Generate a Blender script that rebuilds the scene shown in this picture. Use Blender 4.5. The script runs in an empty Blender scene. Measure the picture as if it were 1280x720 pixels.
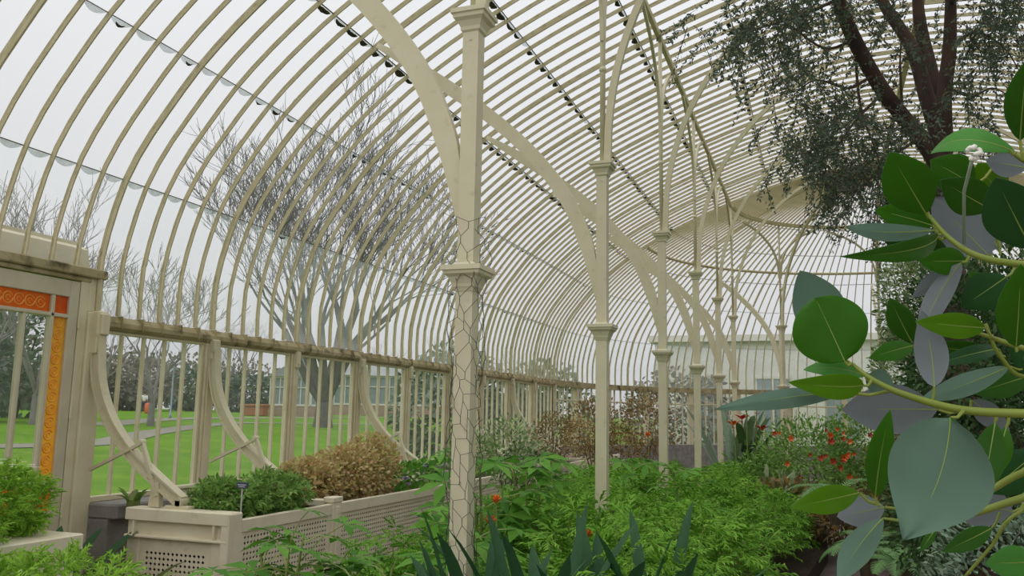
import bpy, math, random
import numpy as np
from mathutils import Vector, Matrix

# ------------------------------------------------------------------ camera, sky, exposure
S = bpy.context.scene
COL = S.collection
CZ = 1.65                                    # eye height above the glasshouse floor
FPX, YAW, PITCH, ROLL = 1062.6, .3477, .1468, .0170
_f = np.array([-math.sin(YAW)*math.cos(PITCH), math.cos(YAW)*math.cos(PITCH), math.sin(PITCH)])
_r0 = np.array([math.cos(YAW), math.sin(YAW), 0.0]); _u0 = np.cross(_r0, _f)
_r = math.cos(ROLL)*_r0 + math.sin(ROLL)*_u0
_u = -math.sin(ROLL)*_r0 + math.cos(ROLL)*_u0
cam_d = bpy.data.cameras.new('camera'); cam = bpy.data.objects.new('camera', cam_d); COL.objects.link(cam)
cam_d.sensor_width = 36; cam_d.lens = FPX/1280*36; cam_d.clip_start = .05; cam_d.clip_end = 600
cam.matrix_world = Matrix(((_r[0], _u[0], -_f[0], 0), (_r[1], _u[1], -_f[1], 0), (_r[2], _u[2], -_f[2], CZ), (0, 0, 0, 1)))
S.camera = cam
S.view_settings.view_transform = 'Standard'; S.view_settings.look = 'None'
S.view_settings.gamma = 1; S.view_settings.use_curve_mapping = False
S.view_settings.exposure = -0.18

w = bpy.data.worlds.new('overcast_sky'); S.world = w; w.use_nodes = True
nt = w.node_tree; nt.nodes.clear()
out = nt.nodes.new('ShaderNodeOutputWorld'); bg = nt.nodes.new('ShaderNodeBackground')
tc = nt.nodes.new('ShaderNodeTexCoord'); sx = nt.nodes.new('ShaderNodeSeparateXYZ')
ns = nt.nodes.new('ShaderNodeTexNoise'); ns.inputs['Scale'].default_value = 1.6; ns.inputs['Detail'].default_value = 4
mr = nt.nodes.new('ShaderNodeMapRange'); mr.inputs[1].default_value = 0; mr.inputs[2].default_value = 1
mr.inputs[3].default_value = .86; mr.inputs[4].default_value = 1.55      # overcast: brighter towards the zenith
m1 = nt.nodes.new('ShaderNodeMath'); m1.operation = 'MULTIPLY_ADD'; m1.inputs[1].default_value = .10; m1.inputs[2].default_value = -.05
m2 = nt.nodes.new('ShaderNodeMath'); m2.operation = 'ADD'
L = nt.links.new
L(tc.outputs['Generated'], sx.inputs[0]); L(sx.outputs['Z'], mr.inputs[0]); L(tc.outputs['Generated'], ns.inputs['Vector'])
L(ns.outputs['Fac'], m1.inputs[0]); L(mr.outputs[0], m2.inputs[0]); L(m1.outputs[0], m2.inputs[1])
bg.inputs['Color'].default_value = (.90, .905, .93, 1)
L(m2.outputs[0], bg.inputs['Strength']); L(bg.outputs[0], out.inputs[0])

sd = bpy.data.lights.new('veiled_sun', 'SUN'); sun = bpy.data.objects.new('veiled_sun', sd); COL.objects.link(sun)
sd.energy = 1.3; sd.angle = math.radians(70); sd.color = (1, .98, .94)
sun.rotation_euler = Vector((.45, .55, -1.0)).to_track_quat('-Z', 'Y').to_euler()

# ------------------------------------------------------------------ helpers
def ray(x, y):
    a, b = (x-640)/FPX, -(y-360)/FPX
    return a*_r + b*_u + _f
def pD(x, y, D):                                # pixel at optical depth D
    d = ray(x, y)*D; return np.array([d[0], d[1], d[2]+CZ])
def pY(x, y, Y):
    d = ray(x, y); d = d*(Y/d[1]); return np.array([d[0], d[1], d[2]+CZ])
def pZ(x, y, Z):
    d = ray(x, y); d = d*((Z-CZ)/d[2]); return np.array([d[0], d[1], Z])
def proj(p):
    q = np.asarray(p, float)-np.array([0, 0, CZ]); z = q@_f
    return 640+FPX*(q@_r)/z, 360-FPX*(q@_u)/z, z
def lin(h):
    h = h.lstrip('#'); c = [int(h[i:i+2], 16)/255 for i in (0, 2, 4)]
    return tuple(v/12.92 if v <= .04045 else ((v+.055)/1.055)**2.4 for v in c)

class MB:
    def __init__(s): s.v = []; s.f = []; s.m = []
    def add(s, vs, fs, mi=0):
        o = len(s.v); s.v += [tuple(map(float, v)) for v in vs]
        for f in fs: s.f.append(tuple(i+o for i in f)); s.m.append(mi)
    def box(s, x0, x1, y0, y1, z0, z1, mi=0):
        s.add([(x, y, z) for z in (z0, z1) for y in (y0, y1) for x in (x0, x1)],
              [(0, 2, 3, 1), (4, 5, 7, 6), (0, 1, 5, 4), (2, 6, 7, 3), (0, 4, 6, 2), (1, 3, 7, 5)], mi)
    def bbox(s, x0, x1, y0, y1, z0, z1, b=.006, mi=0):        # chamfered box
        cx, cy, cz = (x0+x1)/2, (y0+y1)/2, (z0+z1)/2; hx, hy, hz = abs(x1-x0)/2, abs(y1-y0)/2, abs(z1-z0)/2
        b = min(b, hx*.45, hy*.45, hz*.45); lay = []
        for z, k in ((-hz, b), (-hz+b, 0), (hz-b, 0), (hz, b)):
            X, Y = hx-k, hy-k
            lay.append([(cx+a, cy+c, cz+z) for a, c in ((-X+b, -Y), (X-b, -Y), (X, -Y+b), (X, Y-b), (X-b, Y), (-X+b, Y), (-X, Y-b), (-X, -Y+b))])
        s.loft(lay, True, mi)
    def loft(s, rings, caps=True, mi=0, closed=True):
        n = len(rings[0]); vs = [p for r in rings for p in r]; fs = []
        for i in range(len(rings)-1):
            for j in range(n if closed else n-1):
                k = (j+1) % n; fs.append((i*n+j, i*n+k, (i+1)*n+k, (i+1)*n+j))
        if caps:
            fs.append(tuple(range(n))[::-1]); fs.append(tuple(range((len(rings)-1)*n, len(rings)*n)))
        s.add(vs, fs, mi)
    def tube(s, path, r, n=6, caps=True, mi=0, up=(0.13, 0.21, 1)):
        P = [np.array(p, float) for p in path]; R = r if hasattr(r, '__len__') else [r]*len(P)
        rings = []; u0 = None
        for i, p in enumerate(P):
            t = P[min(i+1, len(P)-1)]-P[max(i-1, 0)]; t = t/(np.linalg.norm(t)+1e-9)
            if u0 is None:
                u0 = np.array(up, float)
                if abs(u0@t) > .95*np.linalg.norm(u0): u0 = np.array([1., .2, 0])
            u0 = u0-(u0@t)*t; u0 = u0/(np.linalg.norm(u0)+1e-9); v = np.cross(t, u0)
            rings.append([p+R[i]*(math.cos(a)*u0+math.sin(a)*v) for a in (2*math.pi*k/n for k in range(n))])
        s.loft(rings, caps, mi)
    def sweep(s, path, side, w, h, mi=0, ch=0.0, off=0.0):
        # rectangular bar: w along 'side', h along the in-plane normal; w,h may vary
        P = [np.array(p, float) for p in path]; n = len(P); sd_ = np.array(side, float)
        Wd = w if hasattr(w, '__len__') else [w]*n; Hd = h if hasattr(h, '__len__') else [h]*n
        rings = []
        for i, p in enumerate(P):
            t = P[min(i+1, n-1)]-P[max(i-1, 0)]; t = t/(np.linalg.norm(t)+1e-9)
            nn = np.cross(sd_, t); nn = nn/(np.linalg.norm(nn)+1e-9); c = p+nn*off
            a, b = Wd[i]/2, Hd[i]/2
            if ch:
                k = ch
                q = [(-a, -b), (a, -b), (a, b*.2), (a*k, b), (-a*k, b), (-a, b*.2)]
            else: q = [(-a, -b), (a, -b), (a, b), (-a, b)]
            rings.append([c+sd_*x+nn*y for x, y in q])
        s.loft(rings, True, mi)
    def cyl(s, c, r, z0, z1, n=12, mi=0): s.lathe(c, [(r, z0), (r, z1)], n, mi)
    def lathe(s, c, prof, n=12, mi=0):
        s.loft([[(c[0]+r*math.cos(2*math.pi*k/n), c[1]+r*math.sin(2*math.pi*k/n), z) for k in range(n)] for r, z in prof], True, mi)
    def sqlathe(s, c, prof, mi=0):                 # square turned profile (half width, z)
        s.loft([[(c[0]-r, c[1]-r, z), (c[0]+r, c[1]-r, z), (c[0]+r, c[1]+r, z), (c[0]-r, c[1]+r, z)] for r, z in prof], True, mi)
    def mesh(s, name, mats, smooth=False):
        me = bpy.data.meshes.new(name); me.from_pydata(s.v, [], s.f)
        for m in (mats if isinstance(mats, (list, tuple)) else [mats]): me.materials.append(m)
        if any(s.m): me.polygons.foreach_set('material_index', s.m)
        if smooth: me.polygons.foreach_set('use_smooth', [True]*len(s.f))
        me.update(); return me
    def build(s, name, mats, parent=None, smooth=False, loc=None):
        o = bpy.data.objects.new(name, s.mesh(name, mats, smooth)); COL.objects.link(o)
        if parent: o.parent = parent
        if loc is not None: o.location = loc
        return o

def np_mesh(name, V, F, mats, mi=None, smooth=False):
    """V (n,3), F (k,3 or 4) numpy -> mesh, fast"""
    me = bpy.data.meshes.new(name); k, c = F.shape
    me.vertices.add(len(V)); me.vertices.foreach_set('co', V.astype(np.float32).ravel())
    me.loops.add(k*c); me.loops.foreach_set('vertex_index', F.astype(np.int32).ravel())
    me.polygons.add(k); me.polygons.foreach_set('loop_start', np.arange(0, k*c, c, dtype=np.int32))
    if mi is not None: me.polygons.foreach_set('material_index', mi.astype(np.int32))
    if smooth: me.polygons.foreach_set('use_smooth', np.ones(k, dtype=bool))
    for m in (mats if isinstance(mats, (list, tuple)) else [mats]): me.materials.append(m)
    me.update(calc_edges=True); me.validate(); return me
def link(name, me, parent=None, loc=None, rot=None, scale=None):
    o = bpy.data.objects.new(name, me); COL.objects.link(o)
    if parent: o.parent = parent
    if loc is not None: o.location = loc
    if rot is not None: o.rotation_euler = rot
    if scale is not None: o.scale = scale if hasattr(scale, '__len__') else (scale,)*3
    return o
def tag(o, label, cat, group=None):
    o['label'] = label; o['category'] = cat
    if group: o['group'] = group
    return o
def thing(name, label, cat, loc=(0, 0, 0), rz=0, group=None):
    o = bpy.data.objects.new(name, None); COL.objects.link(o); o.location = loc; o.rotation_euler = (0, 0, rz); o.empty_display_size = .1
    return tag(o, label, cat, group)
def structure(name, loc=(0, 0, 0)):
    o = bpy.data.objects.new(name, None); COL.objects.link(o); o.location = loc; o['kind'] = 'structure'; o.empty_display_size = .1; return o
def copy_tree(o, parent=None):
    c = o.copy(); COL.objects.link(c); c.parent = parent
    for ch in list(o.children): copy_tree(ch, c)
    return c

def bend(pts, n=12):
    """Catmull-Rom through points"""
    P = [np.array(p, float) for p in pts]; P = [2*P[0]-P[1]]+P+[2*P[-1]-P[-2]]; o = []
    for i in range(1, len(P)-2):
        for k in range(n):
            t = k/n; a, b, c, d = P[i-1], P[i], P[i+1], P[i+2]
            o.append(.5*((2*b)+(-a+c)*t+(2*a-5*b+4*c-d)*t*t+(-a+3*b-3*c+d)*t**3))
    o.append(P[-2]); return o

# ------------------------------------------------------------------ materials
MT = {}
def mat(name, c1, c2=None, scale=6, rough=.6, bump=0, bscale=40, spec=.5, dirt=None, detail=6, metallic=0, stretch=None):
    m = bpy.data.materials.new(name); m.use_nodes = True; n = m.node_tree.nodes; l = m.node_tree.links
    b = n['Principled BSDF']; b.inputs['Roughness'].default_value = rough; b.inputs['Specular IOR Level'].default_value = spec
    b.inputs['Metallic'].default_value = metallic
    c1 = lin(c1); c2 = lin(c2) if c2 else c1
    tc = n.new('ShaderNodeTexCoord'); vec = tc.outputs['Object']
    if stretch:
        mp = n.new('ShaderNodeMapping'); mp.inputs['Scale'].default_value = stretch; l.new(vec, mp.inputs[0]); vec = mp.outputs[0]
    no = n.new('ShaderNodeTexNoise'); no.inputs['Scale'].default_value = scale; no.inputs['Detail'].default_value = detail
    l.new(vec, no.inputs['Vector'])
    rp = n.new('ShaderNodeValToRGB'); rp.color_ramp.elements[0].position = .35; rp.color_ramp.elements[1].position = .68
    rp.color_ramp.elements[0].color = (*c1, 1); rp.color_ramp.elements[1].color = (*c2, 1)
    l.new(no.outputs['Fac'], rp.inputs[0]); col = rp.outputs[0]
    if dirt:
        n2 = n.new('ShaderNodeTexNoise'); n2.inputs['Scale'].default_value = dirt[1]; n2.inputs['Detail'].default_value = 8; l.new(vec, n2.inputs['Vector'])
        r2 = n.new('ShaderNodeValToRGB'); r2.color_ramp.elements[0].position = dirt[2]; r2.color_ramp.elements[1].position = dirt[3]
        mx = n.new('ShaderNodeMixRGB'); l.new(n2.outputs['Fac'], r2.inputs[0]); l.new(r2.outputs[0], mx.inputs[0])
        l.new(col, mx.inputs[1]); mx.inputs[2].default_value = (*lin(dirt[0]), 1); col = mx.outputs[0]
    l.new(col, b.inputs['Base Color'])
    if bump:
        n3 = n.new('ShaderNodeTexNoise'); n3.inputs['Scale'].default_value = bscale; n3.inputs['Detail'].default_value = 5; l.new(vec, n3.inputs['Vector'])
        bp = n.new('ShaderNodeBump'); bp.inputs['Strength'].default_value = bump; bp.inputs['Distance'].default_value = .01
        l.new(n3.outputs['Fac'], bp.inputs['Height']); l.new(bp.outputs[0], b.inputs['Normal'])
    MT[name] = m; return m
def leafmat(name, cols, rough=.5, trans=.3, spec=.3, veins=False):
    """leaf: colour varies from leaf to leaf (random per island), some light passes through"""
    m = bpy.data.materials.new(name); m.use_nodes = True; n = m.node_tree.nodes; l = m.node_tree.links
    b = n['Principled BSDF']; b.inputs['Roughness'].default_value = rough; b.inputs['Specular IOR Level'].default_value = spec
    g = n.new('ShaderNodeNewGeometry'); rp = n.new('ShaderNodeValToRGB'); cr = rp.color_ramp
    while len(cr.elements) < len(cols): cr.elements.new(.5)
    for i, c in enumerate(cols): cr.elements[i].position = i/max(1, len(cols)-1); cr.elements[i].color = (*lin(c), 1)
    l.new(g.outputs['Random Per Island'], rp.inputs[0]); col = rp.outputs[0]
    tc = n.new('ShaderNodeTexCoord'); no = n.new('ShaderNodeTexNoise'); no.inputs['Scale'].default_value = 25 if not veins else 12
    l.new(tc.outputs['Object'], no.inputs['Vector'])
    hs = n.new('ShaderNodeHueSaturation'); mp = n.new('ShaderNodeMapRange'); mp.inputs[3].default_value = .82; mp.inputs[4].default_value = 1.2
    l.new(no.outputs['Fac'], mp.inputs[0]); l.new(mp.outputs[0], hs.inputs['Value']); l.new(col, hs.inputs['Color']); col = hs.outputs[0]
    l.new(col, b.inputs['Base Color'])
    t = n.new('ShaderNodeBsdfTranslucent'); l.new(col, t.inputs['Color'])
    mx = n.new('ShaderNodeMixShader'); mx.inputs[0].default_value = trans
    l.new(b.outputs[0], mx.inputs[1]); l.new(t.outputs[0], mx.inputs[2]); l.new(mx.outputs[0], n['Material Output'].inputs[0])
    MT[name] = m; return m
def glassmat(name, haze=.05, hcol='e8e8ea', gloss=.04, tint='f7f8f8', scale=1.5):
    m = bpy.data.materials.new(name); m.use_nodes = True; n = m.node_tree.nodes; l = m.node_tree.links; n.clear()
    o = n.new('ShaderNodeOutputMaterial'); t = n.new('ShaderNodeBsdfTransparent'); t.inputs[0].default_value = (*lin(tint), 1)
    g = n.new('ShaderNodeBsdfGlossy'); g.inputs['Roughness'].default_value = .05
    d = n.new('ShaderNodeBsdfTranslucent'); d.inputs[0].default_value = (*lin(hcol), 1)
    tc = n.new('ShaderNodeTexCoord'); no = n.new('ShaderNodeTexNoise'); no.inputs['Scale'].default_value = scale; no.inputs['Detail'].default_value = 7
    l.new(tc.outputs['Object'], no.inputs['Vector'])
    mp = n.new('ShaderNodeMapRange'); mp.inputs[1].default_value = .3; mp.inputs[2].default_value = .75; mp.inputs[3].default_value = haze*.4; mp.inputs[4].default_value = haze*1.7
    l.new(no.outputs['Fac'], mp.inputs[0])
    a = n.new('ShaderNodeMixShader'); l.new(mp.outputs[0], a.inputs[0]); l.new(t.outputs[0], a.inputs[1]); l.new(d.outputs[0], a.inputs[2])
    c = n.new('ShaderNodeMixShader'); c.inputs[0].default_value = gloss; l.new(a.outputs[0], c.inputs[1]); l.new(g.outputs[0], c.inputs[2])
    l.new(c.outputs[0], o.inputs[0]); MT[name] = m; return m

CREAM = mat('cream_paint', 'd2caac', 'c9c0a0', 3, .45, .05, 60, dirt=('a89c78', 16, .62, .9))
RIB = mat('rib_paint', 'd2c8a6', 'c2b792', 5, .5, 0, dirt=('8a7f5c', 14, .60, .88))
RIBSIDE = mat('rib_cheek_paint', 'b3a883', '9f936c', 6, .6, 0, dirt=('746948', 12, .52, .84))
EAVE = mat('eave_paint', 'b5a883', '97895f', 4, .6, .2, 50, dirt=('4f4626', 7, .52, .72))
POST = mat('post_paint', 'dad0b0', 'cec2a0', 4, .55, .05, 40, dirt=('b0a37c', 7, .64, .95))
DOORP = mat('door_paint', 'c9c0a6', 'bdb296', 4, .45, .05, 40)
LAT = mat('planter_paint', 'e4dbc0', 'dbd0b3', 5, .5, .05, 60, dirt=('b8ad8a', 8, .62, .9))
STONE = mat('grey_stone', '8d8a84', '77736e', 9, .8, .3, 60)
SOIL = mat('soil', '4a3a2a', '2e241a', 14, .95, .6, 60)
PATH = mat('path_paving', '8f7d7a', '7b6b6a', 6, .8, .3, 80)
GRIME = mat('lap_grime', '3a352c', '57503f', 30, .9)
LAPM = mat('lap_strip', '6b6449', '565038', 20, .7)
WIRE = mat('galvanised_wire', '4a4c46', '383a34', 20, .55, metallic=.4)
GLASS = glassmat('roof_glass', .05)
GLASSL = glassmat('roof_glass_misted', .24, scale=2.5, hcol='dfe4e6')
WGLASS = glassmat('wall_glass', .03, gloss=.03)
BARKD = mat('paperbark_bark', '5a453c', '3b2d28', 7, .95, .5, 30, stretch=(1, 1, .35))
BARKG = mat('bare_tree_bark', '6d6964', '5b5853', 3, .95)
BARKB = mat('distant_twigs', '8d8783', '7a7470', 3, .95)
LAWN = mat('lawn', '658f1c', '58821a', .35, .95, 0, spec=.1, dirt=('78972a', .9, .5, .75))
ASPH = mat('lawn_path', '8f8c80', '85826f', 2, .95)
# ------------------------------------------------------------------ glasshouse geometry
XW, XC, XM = -5.889, -1.75, 1.4
BAY = 1.5; Y0 = 5.635; YE = Y0+9*BAY            # apse springs at YE
PR = [(-5.875, .80), (-5.875, 1.24), (-5.79, 1.63), (-5.66, 2.0), (-5.48, 2.3), (-5.27, 2.57), (-4.97, 2.92), (-4.67, 3.2), (-4.4, 3.42), (-4.1, 3.64),
      (-3.6, 3.95), (-3, 4.26), (-2.4, 4.53), (-1.75, 4.79), (-1, 5.05), (-.2, 5.27), (.6, 5.40), (1.4, 5.44)]
prof = np.array([(p[0], p[1]) for p in bend([(a, b, 0) for a, b in PR], 6)])     # (X, zrel) densely
prof[:, 1] += CZ
arc = np.concatenate([[0], np.cumsum(np.hypot(*np.diff(prof, axis=0).T))])
def pro(s): return np.array([np.interp(s, arc, prof[:, 0]), np.interp(s, arc, prof[:, 1])])
def s_at_z(z): return float(np.interp(z, prof[:, 1], arc))
TIERS = [0.0]+[s_at_z(z+CZ) for z in (1.97, 2.94, 3.63, 4.235, 4.69, 5.075)]+[arc[-1]]
def nrm(s):
    a, b = pro(max(0, s-.05)), pro(min(arc[-1], s+.05)); t = (b-a)/np.linalg.norm(b-a)
    return np.array([t[1], -t[0]])               # inward / downward

def rib_mesh(name, w, h, s0=0.0):
    mb = MB(); ss = np.linspace(s0, arc[-1], 40)
    mb.sweep([(pro(s)[0], 0, pro(s)[1]) for s in ss], (0, 1, 0), w, h, ch=.5, off=h/2)
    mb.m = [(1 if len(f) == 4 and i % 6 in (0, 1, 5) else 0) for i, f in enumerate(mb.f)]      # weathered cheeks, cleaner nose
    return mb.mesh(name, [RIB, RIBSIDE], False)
ceiling = structure('ceiling')
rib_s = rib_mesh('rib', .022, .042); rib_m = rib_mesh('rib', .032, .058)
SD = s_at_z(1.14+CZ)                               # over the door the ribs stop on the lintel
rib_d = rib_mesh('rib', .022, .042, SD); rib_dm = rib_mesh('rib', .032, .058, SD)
n0 = -26
for k in range(n0, int(9*6)+1):
    y = Y0+k*BAY/6; main = (k % 6 == 0)
    door = 3.65 < y < 5.50
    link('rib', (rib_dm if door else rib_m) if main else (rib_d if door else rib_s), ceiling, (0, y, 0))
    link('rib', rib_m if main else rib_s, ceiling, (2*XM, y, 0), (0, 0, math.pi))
# apse ribs: the same curve turned about the end of the ridge
def turned(me_src, name):
    me = me_src.copy(); me.transform(Matrix.Translation((-XM, 0, 0))); return me
rib_a = turned(rib_s, 'rib'); rib_am = turned(rib_m, 'rib')
NA = 90
for k in range(1, NA):
    link('rib', rib_am if k % 15 == 0 else rib_a, ceiling, (XM, YE, 0), (0, 0, -math.pi*k/NA))

# glass panes of the roof: each pane one piece, scalloped lower edge lapping the pane below
def pane_mesh(t, w0, w1, name='pane', sa=None):
    s0, s1 = TIERS[t] if sa is None else sa, TIERS[t+1]; nu, nv = 7, 9; mb = MB(); vs = []
    for i in range(nv):
        for j in range(nu):
            u = j/(nu-1)*2-1
            dip = -.055*(1-u*u) if t > 0 else 0
            f = i/(nv-1); s = (s0+dip)*(1-f)+s1*f
            off = -.004+(.008*f if t < 6 else 0); q = pro(max(0, s))-nrm(s)*off*-1
            ww = w0*(1-f)+w1*f
            vs.append((q[0], u*ww/2, q[1]))
    mb.add(vs, [(i*nu+j, i*nu+j+1, (i+1)*nu+j+1, (i+1)*nu+j) for i in range(nv-1) for j in range(nu-1)])
    return mb.mesh(name, GLASSL if t == 0 else GLASS, True)
PW = BAY/6
pane_str = [pane_mesh(t, PW-.012, PW-.012) for t in range(7)]
pane_door = pane_mesh(0, PW-.012, PW-.012, 'pane', SD)
pane_aps = []
for t in range(7):
    ra, rb = XM-pro(TIERS[t])[0], XM-pro(TIERS[t+1])[0]
    me = pane_mesh(t, 2*ra*math.tan(math.pi/NA/2), max(.004, 2*rb*math.tan(math.pi/NA/2))); me.transform(Matrix.Translation((-XM, 0, 0))); pane_aps.append(me)
cand = []
def pane_rank(M, t):
    a, b = pro(TIERS[t]), pro(TIERS[t+1]); return a, b
for k in range(n0, 54):
    y = Y0+(k+.5)*PW
    for t in range(7):
        for side in (0, 1):
            M = Matrix.Translation((0, y, 0)) if side == 0 else Matrix.Translation((2*XM, y, 0)) @ Matrix.Rotation(math.pi, 4, 'Z')
            cand.append((M, pane_door if (t == 0 and side == 0 and 3.6 < y < 5.55) else pane_str[t], t))
for k in range(NA):
    M = Matrix.Translation((XM, YE, 0)) @ Matrix.Rotation(-math.pi*(k+.5)/NA, 4, 'Z')
    for t in range(7): cand.append((M, pane_aps[t], t))
def area_px(M, me):
    idx = (0, 6, 62, 56); q = []
    for i in idx:
        c = M @ me.vertices[i].co; x, y, z = proj(c)
        if z < .3: return 0
        q.append((x, y))
    cx = sum(p[0] for p in q)/4; cy = sum(p[1] for p in q)/4
    if not (-30 < cx < 1040 and -40 < cy < 720): return 0
    return abs(sum(q[i][0]*q[(i+1) % 4][1]-q[(i+1) % 4][0]*q[i][1] for i in range(4)))/2
sc = sorted(((area_px(M, me), i) for i, (M, me, t) in enumerate(cand)), reverse=True)
top = set(i for a, i in sc[:300] if a > 0)
RV = []; RF = []; RM = []; base = 0
pc = {}
for i, (M, me, t) in enumerate(cand):
    if i in top:
        o = link('pane', me, ceiling); o.matrix_local = M
    else:
        if me.name not in pc:
            pc[me.name] = (np.array([v.co[:] for v in me.vertices]), np.array([p.vertices[:] for p in me.polygons]))
        V, F = pc[me.name]; Mn = np.array(M); RV.append(V@Mn[:3, :3].T+Mn[:3, 3]); RF.append(F+base); RM.append(np.full(len(F), 1 if t == 0 else 0)); base += len(V)
o = link('distant_panes', np_mesh('distant_panes', np.concatenate(RV), np.concatenate(RF), [GLASS, GLASSL], np.concatenate(RM), True), ceiling); o['kind'] = 'stuff'

# laps: thin strip at the top of each lower pane, and grime that gathers in the scallops
for t in range(1, 7):
    p = pro(TIERS[t]); n_ = nrm(TIERS[t]); c = p+n_*.004
    mb = MB(); mb.tube([(c[0], Y0+n0*PW, c[1]), (c[0], YE, c[1])]+[(XM-(XM-c[0])*math.cos(a), YE+(XM-c[0])*math.sin(a), c[1]) for a in np.linspace(0.05, math.pi-.05, 60)]+[(2*XM-c[0], YE, c[1]), (2*XM-c[0], Y0+n0*PW, c[1])], .0042 if t < 3 else .007, 4)
    mb.build('lap_strip', LAPM, ceiling)
rg = random.Random(5); mb = MB()
for k in range(-8, 54):
    for t in range(1, 7):
        r = rg.random(); thr = {1: .10, 2: .5, 3: .95, 4: .97, 5: .95, 6: .95}[t]
        if r > thr: continue
        y = Y0+(k+.5)*PW+rg.uniform(-.03, .03); wv = rg.uniform(.06, .115)*(1 if t > 2 else .6); hv = rg.uniform(.018, .038)*(1.35 if t > 2 else .65)
        vs = []; N = 8; s0 = TIERS[t]-.045+rg.uniform(-.006, .008)
        for j in range(N+1):
            u = j/N*2-1; e = math.sqrt(max(0, 1-u*u))
            for sg in (-1, 1):
                s = s0+.02*u*u+sg*e*hv*(.6 if sg > 0 else .75)*rg.uniform(.8, 1.2); q = pro(s)+nrm(s)*.010
                vs.append((q[0], y+u*wv, q[1]))
        mb.add(vs, [(2*j, 2*j+2, 2*j+3, 2*j+1) for j in range(N)])
o = mb.build('lap_grime', GRIME, ceiling); o['kind'] = 'stuff'
FILM = glassmat('lap_film', .34, hcol='9aa09c', gloss=.03, tint='dfe3e1', scale=12)
mb = MB()
for k in range(-12, 50):
    for t in range(1, 7):
        y = Y0+(k+.5)*PW; vs = []; N = 8
        for j in range(N+1):
            u = j/N*2-1
            for s in (TIERS[t]-.002, TIERS[t]-.052*(1-u*u)-.003): q = pro(s)+nrm(s)*.0065; vs.append((q[0], y+u*(PW/2-.014), q[1]))
        mb.add(vs, [(2*j, 2*j+2, 2*j+3, 2*j+1) for j in range(N)])
o = mb.build('lap_film', FILM, ceiling); o['kind'] = 'stuff'
# longitudinal beam over the columns, its ring in the apse, the lower apse ring and the ridge
def ring_path(r, z, a0=0, a1=math.pi, n=60): return [(XM-r*math.cos(a), YE+r*math.sin(a), z) for a in np.linspace(a0, a1, n)]
BZ = 4.69+CZ
for xx in (XC, 2*XM-XC):
    mb = MB(); mb.bbox(xx-.028, xx+.028, -1.0, YE, BZ-.03, BZ+.05); mb.build('longitudinal_beam', RIB, ceiling)
mb = MB(); P = ring_path(XM-XC, BZ+.01); mb.loft([[np.array(p)+np.array(d) for d in ((0, 0, -.04), (0, 0, .04))]+[np.array([XM+(p[0]-XM)*.98, YE+(p[1]-YE)*.98, p[2]+.04]), np.array([XM+(p[0]-XM)*.98, YE+(p[1]-YE)*.98, p[2]-.04])] for p in P], True)
mb.build('ring_beam', RIB, ceiling)
mb = MB(); mb.tube(ring_path(5.05, 3.86+CZ), .035, 8); mb.build('ring_beam', RIB, ceiling)
mb = MB(); mb.bbox(XM-.04, XM+.04, Y0+n0*PW, YE+.2, 5.33+CZ, 5.42+CZ); mb.build('ridge_beam', RIB, ceiling)
mb = MB(); mb.lathe((XM, YE), [(.35, 5.34+CZ), (.42, 5.38+CZ), (.42, 5.44+CZ), (.1, 5.47+CZ)], 24); mb.build('apex_boss', RIB, ceiling)

# ---------------------------------------------------------------- walls below the eaves
EB0, EB1 = .665+CZ, .80+CZ; SILL = -.77+CZ
def wall_bay_parts(parent, y0, y1, npane=5, tr=lambda v: v):
    """one bay between posts in local coords (x outwards negative)"""
    ph = .075
    a, b = y0+ph, y1-ph; st = (b-a)/npane
    for j in range(npane+1):
        y = a+j*st; wdt = .022 if 0 < j < npane else .034
        yy = y+(wdt/2 if j == 0 else (-wdt/2 if j == npane else 0))
        m = MB(); m.bbox(XW-.022, XW+.022, yy-wdt/2, yy+wdt/2, SILL, EB0, .004); o = m.build('mullion', POST, parent)
    for j in range(npane):
        m = MB(); m.box(XW-.003, XW+.001, a+j*st+.008, a+(j+1)*st-.008, SILL, EB0); m.build('pane', WGLASS, parent)
    m = MB(); m.bbox(XW-.03, XW+.035, a, b, SILL-.035, SILL+.012, .005); m.build('bottom_rail', POST, parent)
    m = MB(); m.bbox(XW-.03, XW+.03, a, b, EB0-.028, EB0+.002, .005); m.build('top_rail', POST, parent)
def post(parent, y, plain):
    m = MB(); m.bbox(XW-.06, XW+.045, y-.07, y+.07, .78, EB0, .008); m.bbox(XW+.045, XW+.062, y-.042, y+.042, .83, EB0-.01, .006); o = m.build('post', POST, parent)
    m = MB(); m.bbox(XW+.05, XW+.095, y-.038, y+.038, EB0-.17, EB0+.02, .006)
    if plain: m.tube([(XW+.09, y, EB0-.125), (XW+.112, y, EB0-.125)], .014, 8)
    m.build('post_bracket', POST, parent)
wl = structure('wall_left')
mb = MB()
prof_e = [(-.10, EB0), (.05, EB0), (.085, EB0+.03), (.085, EB0+.07), (.035, EB1-.01), (-.10, EB1+.005)]
def eave(mb, y0, y1): mb.loft([[(XW+a, y, z) for a, z in prof_e] for y in (y0, y1)])
e = MB(); eave(e, 5.70, YE); e.build('eave_beam', EAVE, wl)
for k in range(0, 55):                            # joints where the ribs sit on the eave
    y = Y0+k*PW
    if y > YE: break
    m = MB(); m.box(XW-.02, XW+.092, y-.006, y+.006, EB0+.02, EB1-.004); m.build('rib_shoe', EAVE, wl)
for n in range(0, 10):
    if n > 0: post(wl, Y0+n*BAY, n % 2 == 0)
    if n < 9: wall_bay_parts(wl, Y0+n*BAY, Y0+(n+1)*BAY)
m = MB(); m.bbox(XW-.18, XW+.36, 5.72, YE, SILL-.16, SILL-.035, .015); m.build('stone_ledge', STONE, wl)
m = MB(); m.box(XW-.15, XW+.27, 5.72, YE, 0, SILL-.16); m.build('plinth', STONE, wl)
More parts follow.
